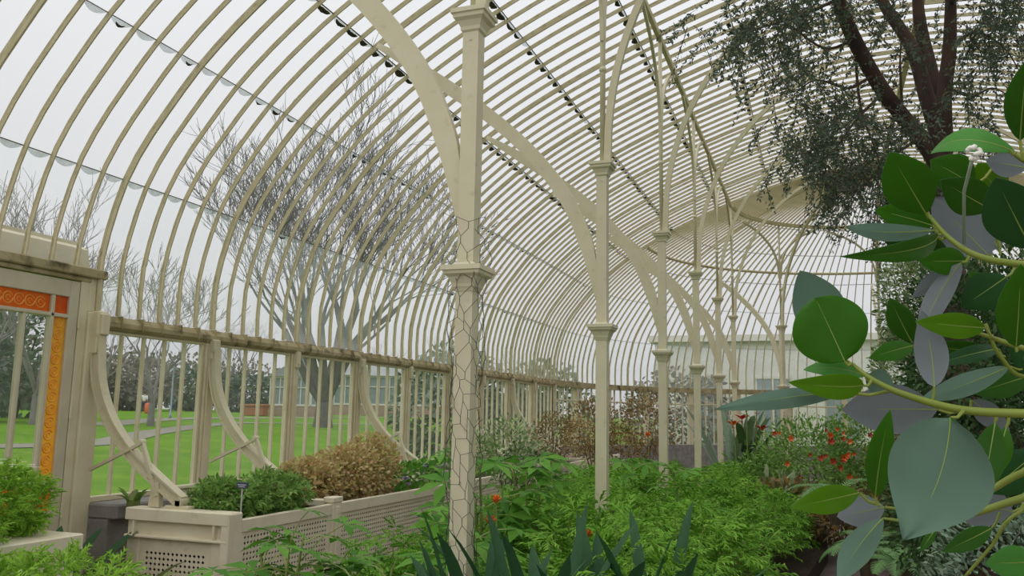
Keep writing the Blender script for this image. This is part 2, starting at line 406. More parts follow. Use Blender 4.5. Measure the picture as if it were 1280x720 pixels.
# wall behind the camera's side of the door
e = MB(); eave(e, Y0+n0*PW, 3.60); e.build('eave_beam', EAVE, wl)
yy = 3.56-.075
while yy > -.8:
    post(wl, yy, True); wall_bay_parts(wl, yy-BAY, yy); yy -= BAY
m = MB(); m.bbox(XW-.18, XW+.3, -1, 3.45, SILL-.16, SILL-.035, .015); m.build('stone_ledge', STONE, wl)
m = MB(); m.box(XW-.15, XW+.22, -1, 3.45, 0, SILL-.16); m.build('plinth', STONE, wl)
# mirrored right wall (a simpler run: posts, mullions, glass)
wr = structure('wall_right')
XR = 2*XM-XW
for n in range(-4, 10):
    y = Y0+n*BAY
    m = MB(); m.bbox(XR-.05, XR+.06, y-.07, y+.07, 0, EB0, .008); m.build('post', POST, wr)
    if n < 9:
        for j in range(1, 6):
            m = MB(); m.bbox(XR-.02, XR+.02, y+j*PW-.011, y+j*PW+.011, SILL, EB0, .004); m.build('mullion', POST, wr)
        m = MB(); m.box(XR-.001, XR+.003, y+.07, y+BAY-.07, SILL, EB0); m.build('pane', WGLASS, wr)
m = MB(); m.bbox(XR-.09, XR+.1, Y0-4*BAY, YE, EB0, EB1, .01); m.build('eave_beam', EAVE, wr)
m = MB(); m.box(XR-.2, XR+.15, Y0-4*BAY, YE, 0, SILL); m.build('plinth', STONE, wr)
# apse wall
wb = structure('wall_back')
RA = XM-XW
def rbox(mb, a, r0, r1, hw, z0, z1):
    c, s_ = math.cos(a), math.sin(a); q = []
    for z in (z0, z1):
        for r, t in ((r0, -hw), (r1, -hw), (r1, hw), (r0, hw)):
            q.append((XM-r*c+t*s_, YE+r*s_+t*c, z))
    mb.add(q, [(0, 1, 2, 3)[::-1], (4, 5, 6, 7), (0, 1, 5, 4), (1, 2, 6, 5), (2, 3, 7, 6), (3, 0, 4, 7)])
for k in range(0, NA+1):
    a = math.pi*k/NA; m = MB()
    if k % 6 == 0: rbox(m, a, RA-.05, RA+.06, .07, 0, EB0); m.build('post', POST, wb)
    else: rbox(m, a, RA-.02, RA+.02, .012, SILL, EB0); m.build('mullion', POST, wb)
for k in range(NA):
    a = math.pi*(k+.5)/NA; m = MB(); rbox(m, a, RA-.002, RA+.002, RA*math.tan(math.pi/NA/2)-.01, SILL, EB0); m.build('pane', WGLASS, wb)
for nm, r0, r1, z0, z1, mt in (('eave_beam', RA-.09, RA+.1, EB0, EB1, EAVE), ('plinth', RA-.3, RA+.15, 0, SILL, STONE)):
    m = MB(); m.loft([[(XM-r*math.cos(a), YE+r*math.sin(a), z) for r, z in ((r0, z0), (r1, z0), (r1, z1), (r0, z1))] for a in np.linspace(0, math.pi, 61)]); m.build(nm, mt, wb)
m = MB(); m.tube(ring_path(RA-.12, .36+CZ-.02), .02, 6); m.build('pipe', CREAM, wb)

# floor, path, beds
fl = MB(); N = 48
pts = [(XW-.15, -3), (2*XM-XW+.15, -3), (2*XM-XW+.15, YE)]+[(XM+RA*math.cos(a), YE+RA*math.sin(a)) for a in np.linspace(.05, math.pi-.05, N)]+[(XW-.15, YE)]
fl.add([(x, y, 0) for x, y in pts]+[(x, y, -.12) for x, y in pts], [tuple(range(len(pts))), tuple(range(len(pts), 2*len(pts)))[::-1]]+[(i, i+len(pts), (i+1) % len(pts)+len(pts), (i+1) % len(pts)) for i in range(len(pts))])
o = fl.build('floor', PATH); o['kind'] = 'structure'

# ---------------------------------------------------------------- door in the left wall
AMBER = None
def amber(name, c1, c2):
    """patterned orange glass: scrolling rings etched in the pane"""
    m = bpy.data.materials.new(name); m.use_nodes = True; n = m.node_tree.nodes; l = m.node_tree.links
    b = n['Principled BSDF']; b.inputs['Roughness'].default_value = .25
    tc = n.new('ShaderNodeTexCoord'); no = n.new('ShaderNodeTexNoise'); no.inputs['Scale'].default_value = 9; l.new(tc.outputs['Object'], no.inputs['Vector'])
    rp = n.new('ShaderNodeValToRGB'); rp.color_ramp.elements[0].color = (*lin(c1), 1); rp.color_ramp.elements[1].color = (*lin(c2), 1)
    rp.color_ramp.elements[0].position = .3; rp.color_ramp.elements[1].position = .7
    l.new(no.outputs['Fac'], rp.inputs[0]); l.new(rp.outputs[0], b.inputs['Base Color'])
    t = n.new('ShaderNodeBsdfTranslucent'); l.new(rp.outputs[0], t.inputs['Color'])
    tr = n.new('ShaderNodeBsdfTransparent'); l.new(rp.outputs[0], tr.inputs['Color'])
    a = n.new('ShaderNodeMixShader'); a.inputs[0].default_value = .55; l.new(b.outputs[0], a.inputs[1]); l.new(t.outputs[0], a.inputs[2])
    c = n.new('ShaderNodeMixShader'); c.inputs[0].default_value = .35; l.new(a.outputs[0], c.inputs[1]); l.new(tr.outputs[0], c.inputs[2])
    l.new(c.outputs[0], n['Material Output'].inputs[0]); return m
AM1 = amber('orange_glass', 'ffa23e', 'fa9430'); AM2 = amber('amber_glass', 'ffd968', 'fcc852'); AM3 = amber('red_orange_glass', 'fa9040', 'f07c30')
AMR = mat('etched_scroll', 'f0a048', 'e89038', 20, .4)
door = structure('door_1')
DX = XW
zt0, zt1 = .755+CZ, .90+CZ; zb1, zb0 = -.655+CZ, -.84+CZ; mz0, mz1 = -.60+CZ, .725+CZ
def dbox(nm, y0, y1, z0, z1, x0=-.03, x1=.03, m_=None, par=None, b=.006):
    m = MB(); m.bbox(DX+x0, DX+x1, y0, y1, z0, z1, b); return m.build(nm, m_ or DOORP, par or door)
dy0, dy1 = 3.80, 5.37
dbox('stile', 5.36, 5.455, 0.02, 1.04+CZ); dbox('stile', 3.72, 3.82, 0.02, 1.04+CZ)
dbox('top_rail', 3.82, 5.36, zt1, 1.04+CZ)
dbox('rail', 3.82, 5.36, zt0-.032, zt0); dbox('rail', 3.82, 5.36, mz0-.04, mz0)
dbox('bottom_rail', 3.82, 5.36, .40, zb0); dbox('lock_rail', 3.82, 5.36, .02, .16)
dbox('panel', 3.82, 5.36, .16, .40, -.012, .012)
for y in (5.205, 3.955): dbox('mullion', y-.018, y+.018, .40, zt1)
for y in (4.95, 4.70, 4.455, 4.21): dbox('mullion', y-.014, y+.014, mz0, zt0-.03)
ys = [3.973, 4.21, 4.455, 4.70, 4.95, 5.187]
for a, b in zip(ys[:-1], ys[1:]): dbox('pane', a+.006, b-.006, mz0, zt0-.032, -.003, .003, WGLASS, None, .0005)
def rings(par, pts, r, ax):
    for c in pts:
        m = MB(); P = [(c[0], c[1]+r*math.cos(t), c[2]+r*math.sin(t)) for t in np.linspace(.5, 2*math.pi, 14)]
        m.tube(P, .0055, 5); m.tube([(c[0], c[1]+r*.45*math.cos(t), c[2]+r*.45*math.sin(t)) for t in np.linspace(0, 5, 9)], .0045, 5); m.build('etched_scroll', AMR, par)
def amberpane(y0, y1, z0, z1, mt):
    o = dbox('stained_pane', y0, y1, z0, z1, -.004, .004, mt, None, .001)
    return o
o = amberpane(3.973, 5.187, zt0, zt1, AM1); rings(o, [(DX+.004, 4.02+i*.098, (zt0+zt1)/2) for i in range(12)], .044, 0)
o = amberpane(5.223, 5.36, zt0, zt1, AM3); o = amberpane(3.82, 3.937, zt0, zt1, AM3)
for y0, y1 in ((5.223, 5.36), (3.82, 3.937)):
    o = amberpane(y0, y1, mz0, zt0-.03, AM2); rings(o, [(DX+.004, (y0+y1)/2, mz0+.06+i*.102) for i in range(13)], .041, 0)
    amberpane(y0, y1, zb0, mz0-.04, AM3)
o = amberpane(3.973, 5.187, zb0, mz0-.04, AM1); rings(o, [(DX+.004, 4.02+i*.098, (zb0+mz0-.04)/2) for i in range(12)], .044, 0)
for z in (.75, 1.55, 2.3):
    m = MB(); m.cyl((DX+.036, 5.462), .011, z, z+.11, 8); m.build('hinge', POST, door)
# door case: jamb posts, lintel, ledge, and the canopy fascia outside
trim = structure('trim_1')
m = MB(); m.bbox(XW-.12, XW+.03, 5.465, 5.55, 0, 1.06+CZ, .006); m.bbox(XW-.10, XW+.055, 5.55, 5.735, 0, EB1, .008); m.bbox(XW-.05, XW+.03, 5.55, 5.70, EB1, 1.15+CZ, .008); m.build('door_post', POST, trim)
m = MB(); m.bbox(XW+.03, XW+.12, 5.585, 5.70, EB0-.22, EB1+.01, .01); m.bbox(XW+.03, XW+.155, 5.60, 5.69, EB0-.06, EB1-.01, .01); m.build('corner_bracket', POST, trim)
m = MB(); m.bbox(XW-.12, XW+.05, 3.50, 3.71, 0, 1.06+CZ, .008); m.build('door_post', POST, trim)
m = MB(); m.bbox(XW-.1, XW+.04, 3.50, 5.56, 1.05+CZ, 1.09+CZ, .006); m.bbox(XW-.1, XW+.075, 3.50, 5.70, 1.09+CZ, 1.17+CZ, .01); m.build('lintel', EAVE, trim)
m = MB(); m.loft([[(XW+a, y, z+CZ) for a, z in ((-.05, 1.17), (-.10, 1.17), (-.14, 1.36), (-.22, 1.40), (-.22, 1.43), (-.9, 1.43), (-.9, 1.10), (-.05, 1.10))] for y in (3.3, 5.66)]); m.build('canopy', POST, trim)

# ---------------------------------------------------------------- iron columns
def make_column(name, label, y, x=XC, group=None):
    t = thing(name, label, 'column', (x, y, 0), 0, group)
    h = .048
    m = MB(); m.sqlathe((0, 0), [(.10, 0), (.10, .10), (.075, .13), (h+.004, .16)]); m.build('base', CREAM, t)
    zc = .77+CZ; zu = 2.21+CZ
    m = MB(); m.sqlathe((0, 0), [(h, .14), (h, zc-.13)])
    m.tube([(0, -h-.002, 1.30), (0, -h-.007, 1.30)], .008, 8); m.build('lower_shaft', CREAM, t)
    cap = [(h+.004, -.135), (h+.010, -.118), (.062, -.112), (.066, -.095), (.082, -.06), (.100, -.045), (.104, -.03), (.112, -.026), (.112, .0), (.060, .006), (.052, .02)]
    m = MB(); m.sqlathe((0, 0), [(a, zc+b) for a, b in cap]); m.build('capital', CREAM, t)
    m = MB(); m.sqlathe((0, 0), [(.046, zc+.004), (.046, zu-.12)])
    m.tube([(0, -.046, zu-.17), (0, -.053, zu-.17)], .007, 8); m.build('upper_shaft', CREAM, t)
    cap2 = [(.046, -.125), (.056, -.115), (.058, -.095), (.072, -.065), (.090, -.05), (.092, -.03), (.102, -.025), (.102, 0), (.05, .004)]
    m = MB(); m.sqlathe((0, 0), [(a, zu+b) for a, b in cap2]); m.build('capital', CREAM, t)
    m = MB(); m.tube([(0, 0, zu), (0, 0, BZ-.03)], .024, 10); m.lathe((0, 0), [(.024, zu+.85), (.034, zu+.865), (.034, zu+.885), (.024, zu+.90)], 10); m.build('pole', CREAM, t, True)
    # brace out to the roof rib of the aisle
    br = [(-1.79, 1.02), (-1.835, 1.25), (-1.90, 1.5), (-2.03, 1.82), (-2.22, 2.12), (-2.5, 2.45), (-2.87, 2.79), (-3.3, 3.12), (-3.75, 3.43), (-4.06, 3.63)]
    P = bend([(a-XC, 0, b+CZ) for a, b in br], 4); n = len(P)
    wv = [.05+.075*min(1, i/8) for i in range(n)]; wv = [v if i < n-6 else v*(.4+.6*(n-1-i)/6) for i, v in enumerate(wv)]
    m = MB(); m.sweep(P, (0, 1, 0), .045, wv); m.build('aisle_brace', CREAM, t)
    # arch over the nave
    R = 3.14; a1 = math.acos(1-(1.95)/R)
    P = [(.05+R*(1-math.cos(a)), 0, 2.36+CZ+R*math.sin(a)) for a in np.linspace(0, a1, 22)]; P = [(.045, 0, zu+.004)]+P
    m = MB(); m.sweep(P, (0, 1, 0), .05, .062); m.build('nave_arch', CREAM, t)
    # small braces along the row, up to the longitudinal beam
    for sg in (-1, 1):
        P = bend([(0, sg*.02, 3.35+CZ), (0, sg*.07, 3.75+CZ), (0, sg*.25, 4.10+CZ), (0, sg*.62, 4.42+CZ), (0, sg*1.12, 4.65+CZ)], 5)
        m = MB(); m.sweep(P, (1, 0, 0), .035, .045); m.build('row_brace', CREAM, t)
    return t
ordn = ['cream iron column wrapped in chicken wire, standing among strap leaves', 'slim cream iron column next after the wire-wrapped one', 'slim cream iron column, second beyond the wire-wrapped one',
        'slim cream iron column, third beyond the wire-wrapped one', 'slim cream iron column beside the red canna flowers', 'slim cream iron column where the rounded end of the glasshouse begins']
cols = []
for i in range(6): cols.append(make_column('iron_column', ordn[i], Y0-BAY+2*BAY*i, XC, 'row of cream iron columns'))
for i in range(2, 6):
    c = copy_tree(cols[1]); c.location = (2*XM-XC, Y0-BAY+2*BAY*i, 0); c.rotation_euler = (0, 0, math.pi)
    c['label'] = 'cream iron column of the far row behind the paperbark tree'; c['group'] = 'cream columns on the right of the nave'
for a, lb in ((45, 'cream iron column in the rounded end, behind red flowering stems'), (90, 'cream iron column at the middle of the rounded end'), (135, 'cream iron column in the rounded end behind the climbing plant')):
    c = copy_tree(cols[1]); a = math.radians(a); r = XM-XC
    c.location = (XM-r*math.cos(a), YE+r*math.sin(a), 0); c.rotation_euler = (0, 0, -a); c['label'] = lb; c['group'] = 'columns of the rounded end'

# chicken wire round the first column
rg = random.Random(11); m = MB(); yc = Y0-BAY; NC = 8; rows = 28; z0 = .55; dz = .076
def wpt(i, row):
    a = 2*math.pi*i/NC+.22*math.sin(row*1.9+i*2.3)
    r_ = .082+.022*math.sin(row*.7+1.3*i)*.6
    c, s_ = math.cos(a), math.sin(a); k = max(abs(c), abs(s_)); r2 = r_*(.55+.45/k)
    top_ = max(0, row-21)/7
    return np.array([XC+c*(r2+.06*top_*(math.sin(3*i)+.6)), yc+s_*(r2+.05*top_), z0+row*dz+.02*math.sin(2.1*i+row*1.7)])
for row in range(rows):
    for i in range(NC):
        off = .5*(row % 2)
        a = wpt(i+off, row); b = wpt(i+off+.5*1, row+1); c = wpt(i+off-.5*1, row+1)
        am = a+np.array([0, 0, dz*.45])
        if row > 23 and rg.random() < .25: continue
        m.tube([a, am], .0021, 3, False); m.tube([am, b], .0017, 3, False); m.tube([am, c], .0017, 3, False)
o = m.build('chicken_wire', WIRE); tag(o, 'loose hexagonal chicken wire wrapped round the foremost cream column', 'wire mesh')

# ---------------------------------------------------------------- curved wall struts
def make_strut(y, label, full=True):
    t = thing('curved_strut', label, 'strut', (0, y, 0), 0, 'curved struts along the glazed wall')
    pts = [(-5.80, .60), (-5.79, .46), (-5.745, .184), (-5.60, -.10), (-5.36, -.36), (-5.08, -.56), (-4.80, -.735)]
    P = bend([(a, 0, b+CZ) for a, b in pts], 6)
    m = MB(); m.sweep(P, (0, 1, 0), .05, .080); m.sweep(P, (0, 1, 0), .085, .016, off=-.038); m.sweep(P, (0, 1, 0), .085, .016, off=.038); m.build('strut', CREAM, t)
    m = MB(); m.bbox(-5.83, -5.765, -.045, .045, EB0-.10, EB0+.03, .008); m.tube([(-5.79, -.055, EB0-.06), (-5.79, .055, EB0-.06)], .02, 10); m.build('top_bracket', CREAM, t)
    m = MB(); m.tube([(-4.80, -.05, -.735+CZ), (-4.80, .05, -.735+CZ)], .036, 12); m.bbox(-4.93, -4.70, -.05, .05, -.80+CZ, -.765+CZ, .006); m.bbox(-4.83, -4.775, -.05, .05, -.77+CZ, -.72+CZ, .004); m.build('foot', CREAM, t)
    m = MB(); m.sweep([(-5.74, -.03, -.52+CZ), (-5.22, -.03, -.29+CZ)], (0, 1, 0), .03, .026); m.sweep([(-5.22, -.03, -.27+CZ), (-5.02, -.03, -.70+CZ)], (0, 1, 0), .035, .032); m.tube([(-5.22, -.06, -.28+CZ), (-5.22, .0, -.28+CZ)], .024, 10); m.build('stay', CREAM, t)
    m = MB(); m.loft([[(-5.10, y_, -.785+CZ), (-4.99, y_, -.785+CZ), (-5.01, y_, -.60+CZ), (-5.07, y_, -.60+CZ)] for y_ in (-.04, .01)]); m.build('bearing', CREAM, t)
    return t
strl = {0: 'curved cream strut on the planter end beside the orange-glazed door', 1: 'curved cream strut above the dark plant label', 3: 'curved cream strut beside the tan bush', 5: 'curved cream strut behind the wire-wrapped column', 7: 'curved cream strut at the far end of the glazed wall'}
for n, lb in strl.items(): make_strut(Y0+n*BAY, lb)
m = MB(); m.tube([(-5.04, Y0, -.655+CZ), (-5.04, YE, -.655+CZ)], .024, 8); o = m.build('pipe_rail', CREAM); tag(o, 'cream pipe rail running through the feet of the struts', 'pipe')

# ---------------------------------------------------------------- raised planters with pierced panels
def pierced(mb, o, u, v, nx, ny, cell, hole=.36, thick=.006, nrm_=None):
    """sheet of nx*ny cells from corner o along unit u,v; each with a diamond hole"""
    o, u, v = map(np.array, (o, u, v)); n = np.cross(u, v)
    for i in range(nx):
        for j in range(ny):
            c = o+u*(i+.5)*cell+v*(j+.5)*cell; h = cell/2; d = cell*hole
            sq = [c-u*h-v*h, c+u*h-v*h, c+u*h+v*h, c-u*h+v*h]; di = [c-v*d, c+u*d, c+v*d, c-u*d]
            mb.add(sq+di+[p-n*thick for p in di], [(0, 1, 4), (1, 5, 4), (1, 2, 5), (2, 6, 5), (2, 3, 6), (3, 7, 6), (3, 0, 7), (0, 4, 7),
                                                   (4, 5, 9, 8), (5, 6, 10, 9), (6, 7, 11, 10), (7, 4, 8, 11)])
pl = thing('raised_planter', 'long cream raised planter with diamond-pierced panels below the glazed wall', 'planter')
PX0, PX1, PY0 = -5.25, -4.256, 5.53; PT = -.79+CZ
m = MB(); m.bbox(PX0, PX1, PY0-.012, PY0+.16, PT-.095, PT, .006); m.build('end_cornice', LAT, pl)
m = MB(); m.bbox(PX0, PX1-.012, PY0+.03, PY0+.12, PT-.22, PT-.095, .004); m.build('end_frieze', LAT, pl)
for x in (PX0+.07, PX1-.15):
    m = MB(); m.bbox(x, x+.022, PY0-.006, PY0+.05, PT-.205, PT-.095, .004); m.build('bracket_rib', LAT, pl)
m = MB(); m.bbox(PX0, PX1-.012, PY0-.010, PY0+.05, PT-.225, PT-.205, .004); m.build('end_ledge', LAT, pl)
for x0, x1 in ((PX0+.01, PX0+.13), (PX1-.17, PX1)):
    m = MB(); m.bbox(x0, x1, PY0+.02, PY0+.13, 0, PT-.2, .006); m.build('corner_post', LAT, pl)
m = MB(); m.bbox(PX1-.07, PX1+.004, PY0-.008, PY0+.16, 0, PT-.004, .008); m.build('corner_post', LAT, pl)
# end panel: plain border with pierced field
ex0, ex1 = PX0+.13, PX1-.17; cell = .0415
nx = int((ex1-ex0-.10)/cell); ox = (ex0+ex1)/2-nx*cell/2; ny = 11; oz = PT-.225-.095-ny*cell
m = MB(); pierced(m, (ox, PY0+.035, oz), (1, 0, 0), (0, 0, 1), nx, ny, cell)
yv = PY0+.035
for x0, x1, z0, z1 in ((ex0, ox, 0.02, PT-.225), (ox+nx*cell, ex1, .02, PT-.225), (ox, ox+nx*cell, oz+ny*cell, PT-.225), (ox, ox+nx*cell, .02, oz)): m.box(x0, x1, yv, yv+.006, z0, z1)
m.build('end_panel', LAT, pl)
# long side: posts every bay, rail and pierced panel between
ypost = [PY0]+[Y0+n*BAY-.13 for n in (1, 3, 5, 7, 9)]
for i in range(5):
    a = ypost[i]+.16 if i == 0 else ypost[i]+.15; b = ypost[i+1]; ln = b-a
    if i > 0:
        m = MB(); m.bbox(PX1-.07, PX1+.006, ypost[i], ypost[i]+.15, 0, PT-.03, .008); m.bbox(PX1-.10, PX1+.014, ypost[i]-.01, ypost[i]+.16, PT-.05, PT-.002, .006); m.bbox(PX1+.005, PX1+.02, ypost[i]+.05, ypost[i]+.10, .1, PT-.09, .004); m.build('post', LAT, pl)
        m = MB(); m.bbox(PX0, PX1-.07, ypost[i]+.02, ypost[i]+.13, PT-.09, PT-.03, .006); m.build('cross_beam', LAT, pl)
    m = MB(); m.bbox(PX1-.055, PX1-.004, a, b, PT-.16, PT-.06, .006); m.bbox(PX1-.05, PX1-.012, a, a+.05, 0.1, PT-.16, .004); m.bbox(PX1-.05, PX1-.012, b-.05, b, .1, PT-.16, .004); m.bbox(PX1-.05, PX1-.012, a, b, .06, .13, .004); m.build('side_frame', LAT, pl)
    nx = int((ln-.11)/cell); oy = (a+b)/2-nx*cell/2; ny = 12; oz = PT-.185-ny*cell
    m = MB(); pierced(m, (PX1-.022, oy, oz), (0, 1, 0), (0, 0, 1), nx, ny, cell)
    for y0_, y1_, z0, z1 in ((a+.04, oy, .1, PT-.15), (oy+nx*cell, b-.04, .1, PT-.15), (oy, oy+nx*cell, oz+ny*cell, PT-.15), (oy, oy+nx*cell, .1, oz)): m.box(PX1-.028, PX1-.022, y0_, y1_, z0, z1)
    m.build('side_panel', LAT, pl)
m = MB(); m.box(PX0, PX0+.03, PY0+.1, YE-.2, 0, PT-.06); m.build('back_panel', LAT, pl)
m = MB(); m.box(PX0+.03, PX1-.055, PY0+.13, YE-.3, .0, PT-.13); m.build('soil', SOIL, pl)  # soil; its lower part stands in for shade behind the panel holes
# second planter in front of the door side (only its end shows)
cn = pY(98, 668, 4.35)
p2 = thing('low_planter', 'cream planter box half hidden under the white-flowered plants', 'planter')
m = MB(); m.bbox(cn[0]-1.0, cn[0], 2.6, 4.40, cn[2]-.10, cn[2], .008); m.build('rim', LAT, p2)
m = MB(); m.bbox(cn[0]-.97, cn[0]-.03, 2.63, 4.37, 0, cn[2]-.10, .008); m.build('body', LAT, p2)

# ---------------------------------------------------------------- outdoors
def lawn_z(d):                                   # lawn rises gently away from the house (d = distance out from the wall)
    return -.15+1.55*(1-math.exp(-max(0, d-4)/22.0))
def gz(x, y): return lawn_z(max(XW-.3-x, 0) if y < YE else max(0, math.hypot(x-XM, y-YE)-7.5))
V = []; F = []
gx = [XW-.25]+list(np.linspace(XW-2, XW-30, 15))+list(np.linspace(XW-36, XW-150, 14)); gy = list(np.linspace(-40, 190, 60))
for x in gx:
    for y in gy: V.append((x, y, lawn_z(XW-.3-x)))
n = len(gy)
F = [(i*n+j, i*n+j+1, (i+1)*n+j+1, (i+1)*n+j) for i in range(len(gx)-1) for j in range(n-1)]
me = np_mesh('lawn', np.array(V), np.array(F), LAWN, None, True); o = link('lawn', me); o['kind'] = 'structure'
m = MB(); m.box(XW-.25, 150, YE+RA+.2, 190, -.2, -.12); m.box(XR+.25, 150, -40, YE+RA+.2, -.2, -.12); o = m.build('ground', LAWN); o['kind'] = 'structure'
m = MB(); m.box(XW-.9, XW-.18, -3, YE, -.14, -.08); o = m.build('gravel_margin', ASPH); o['kind'] = 'structure'
def outside(px, d):
    """ground point seen at pixel column px, at distance d out from the left wall"""
    r = ray(px, 505); k = (XW-.3-d)/r[0]; return np.array([r[0]*k, r[1]*k, lawn_z(d)])
def lawn_path(pts, wdt):
    P = [outside(*p) for p in pts]; P = bend([(a[0], a[1], a[2]+.03) for a in P], 8); vs = []
    for i, p in enumerate(P):
        t = P[min(i+1, len(P)-1)]-P[max(i-1, 0)]; t[2] = 0; t = t/np.linalg.norm(t); nn = np.array([-t[1], t[0], 0])*wdt/2
        for q in (p-nn, p+nn): vs.append((q[0], q[1], lawn_z(XW-.3-q[0])+.02))
    m = MB(); m.add(vs, [(2*i, 2*i+1, 2*i+3, 2*i+2) for i in range(len(P)-1)]); o = m.build('garden_path', ASPH); o['kind'] = 'structure'
lawn_path([(-60, 16), (60, 15.5), (140, 16), (200, 20), (300, 26), (420, 24), (560, 22), (640, 22)], 1.3)
lawn_path([(120, 25), (220, 32), (330, 34), (480, 36), (620, 40)], 2.0)

def bare_tree(name, base, height, stems, spread, seed, mt, r0, label, depth=5, group=None, lean=(0, 0), first=.12, dens=1.0, rmin=.016):
    rg = random.Random(seed); t = thing(name, label, 'tree', tuple(base), 0, group)
    tr = MB(); tw = MB()
    def grow(p, d, ln, r, lev):
        n = 3 if lev < 3 else 2; P = [p]; R = [r]; q = np.array(p); dd = np.array(d)
        for i in range(n):
            dd = dd+np.array([rg.gauss(0, .12), rg.gauss(0, .12), rg.gauss(.05, .07)]); dd = dd/np.linalg.norm(dd)
            q = q+dd*ln/n; P.append(q.copy()); R.append(r*(1-.45*(i+1)/n))
        (tr if lev < 2 else tw).tube(P, R, 6 if lev < 2 else 3, False)
        if lev >= depth: return
        k = 3 if lev < 2 else (3 if rg.random() < .6*dens else 2)
        for j in range(k):
            f = rg.uniform(.45, 1) if j else 1; pp = P[0]+(P[-1]-P[0])*f if f < 1 else P[-1]
            if f < 1: ii = min(len(P)-2, int(f*(len(P)-1))); pp = P[ii]+(P[ii+1]-P[ii])*(f*(len(P)-1)-ii)
            ax = np.array([rg.gauss(0, 1), rg.gauss(0, 1), rg.gauss(0, .45)]); ax = ax/np.linalg.norm(ax)
            d2 = dd+ax*rg.uniform(.3, .75); d2[2] += .10; d2 = d2/np.linalg.norm(d2)
            grow(pp, d2, ln*rg.uniform(.6, .82), max(rmin, r*(1-.45*f)*rg.uniform(.5, .75)), lev+1)
    hb = height*first; tr.tube([(0, 0, -.2), (0, 0, hb*.4), (lean[0]*hb, lean[1]*hb, hb)], [r0*1.3, r0*1.02, r0*.9], 9, False)
    for s_ in range(stems):
        a = 2*math.pi*s_/stems+rg.uniform(-.4, .4); d = np.array([math.cos(a)*spread*rg.uniform(.4, 1), math.sin(a)*spread*rg.uniform(.4, 1), 1]); d /= np.linalg.norm(d)
        grow(np.array([lean[0]*hb, lean[1]*hb, hb*rg.uniform(.8, 1)]), d, height*rg.uniform(.26, .36), r0*rg.uniform(.45, .7), 0)
    tr.build('trunk', mt, t, True); o = tw.build('twigs', mt, t); o['kind'] = 'stuff'
    return t
b = outside(405, 21)
bare_tree('bare_tree', b, 18.0, 9, .68, 42, BARKG, .50, 'big many-stemmed bare tree on the lawn behind the glass', 6, None, (0, 0), .08, 1.2, .018)
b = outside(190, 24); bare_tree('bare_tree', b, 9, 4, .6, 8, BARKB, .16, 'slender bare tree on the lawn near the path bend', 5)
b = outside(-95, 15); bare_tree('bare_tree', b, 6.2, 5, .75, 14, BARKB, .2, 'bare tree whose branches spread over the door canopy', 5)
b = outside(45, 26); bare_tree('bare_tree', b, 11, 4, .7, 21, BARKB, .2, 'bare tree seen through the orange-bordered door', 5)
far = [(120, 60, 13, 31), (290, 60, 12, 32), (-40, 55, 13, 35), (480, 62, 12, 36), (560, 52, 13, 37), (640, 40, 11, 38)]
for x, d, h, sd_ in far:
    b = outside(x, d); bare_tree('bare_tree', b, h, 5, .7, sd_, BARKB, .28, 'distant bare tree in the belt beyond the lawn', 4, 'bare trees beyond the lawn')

# leaf clouds -----------------------------------------------------------------
def tmpl(kind):
    if kind == 'leaf':   # folded pointed leaf along +x, unit length
        V = [(0, 0, 0), (.35, .2, .05), (.35, -.2, .05), (.4, 0, 0), (1, 0, -.08), (.75, .13, .0), (.75, -.13, .0)]
        F = [(0, 3, 1), (0, 2, 3), (3, 5, 1), (3, 4, 5), (3, 2, 6), (3, 6, 4)]
    elif kind == 'broad':
        V = [(0, 0, 0), (.3, .32, .05), (.3, -.32, .05), (.5, 0, -.01), (1, 0, -.12), (.72, .3, .02), (.72, -.3, .02)]
        F = [(0, 3, 1), (0, 2, 3), (3, 5, 1), (3, 4, 5), (3, 2, 6), (3, 6, 4)]
    elif kind == 'quad':
        V = [(0, 0, 0), (.5, .22, .03), (1, 0, -.05), (.5, -.22, .03)]; F = [(0, 1, 2), (0, 2, 3)]
    elif kind == 'fern':   # deeply cut palmate leaf, lobes with side teeth
        V = []; F = []
        for a in (-105, -52, 0, 52, 105):
            a = math.radians(a); c, s_ = math.cos(a), math.sin(a); ln = .55 if abs(a) > 1.5 else (.85 if abs(a) > .5 else 1.0)
            def pt(x, y, z): return (x*c-y*s_, x*s_+y*c, z)
            o = len(V); V += [pt(.04, 0, 0), pt(.5*ln, .06, .02), pt(ln, 0, -.10), pt(.5*ln, -.06, .02)]; F += [(o, o+1, o+2), (o, o+2, o+3)]
            for f in (.3, .52, .74):
                for sg in (-1, 1):
                    o = len(V); l2 = .30*ln*(1.15-f*.5); V += [pt(f*ln-.06, 0, .01), pt(f*ln+.09, 0, .0), pt(f*ln+l2*.85, sg*l2*.75, -.05-.04*f)]; F += [(o, o+1, o+2)]
    elif kind == 'palm5':   # five broad leaflets
        V = []; F = []
        for a in (-110, -55, 0, 55, 110):
            a = math.radians(a); c, s_ = math.cos(a), math.sin(a); ln = .7 if abs(a) > 1.5 else 1.0
            def pt(x, y, z): return (x*c-y*s_, x*s_+y*c, z)
            o = len(V); V += [pt(0, 0, 0), pt(.5*ln, .17, .03), pt(ln, 0, -.12), pt(.5*ln, -.17, .03), pt(.5*ln, 0, 0)]; F += [(o, o+4, o+1), (o+4, o+2, o+1), (o, o+3, o+4), (o+4, o+3, o+2)]
    elif kind == 'lobed':  # rounded, scalloped leaf on a short stalk
        V = [(.45, 0, -.03)]; N = 14
        for k in range(N):
            a = 2*math.pi*k/N; r_ = .52*(1+.14*(k % 2)); V.append((.45+r_*math.cos(a), r_*math.sin(a), .03*math.sin(2*a)-.02))
        F = [(0, 1+k, 1+(k+1) % N) for k in range(N)]
    return np.array(V, float), np.array(F, int)
TM = {k: tmpl(k) for k in ('leaf', 'broad', 'quad', 'fern', 'palm5', 'lobed')}
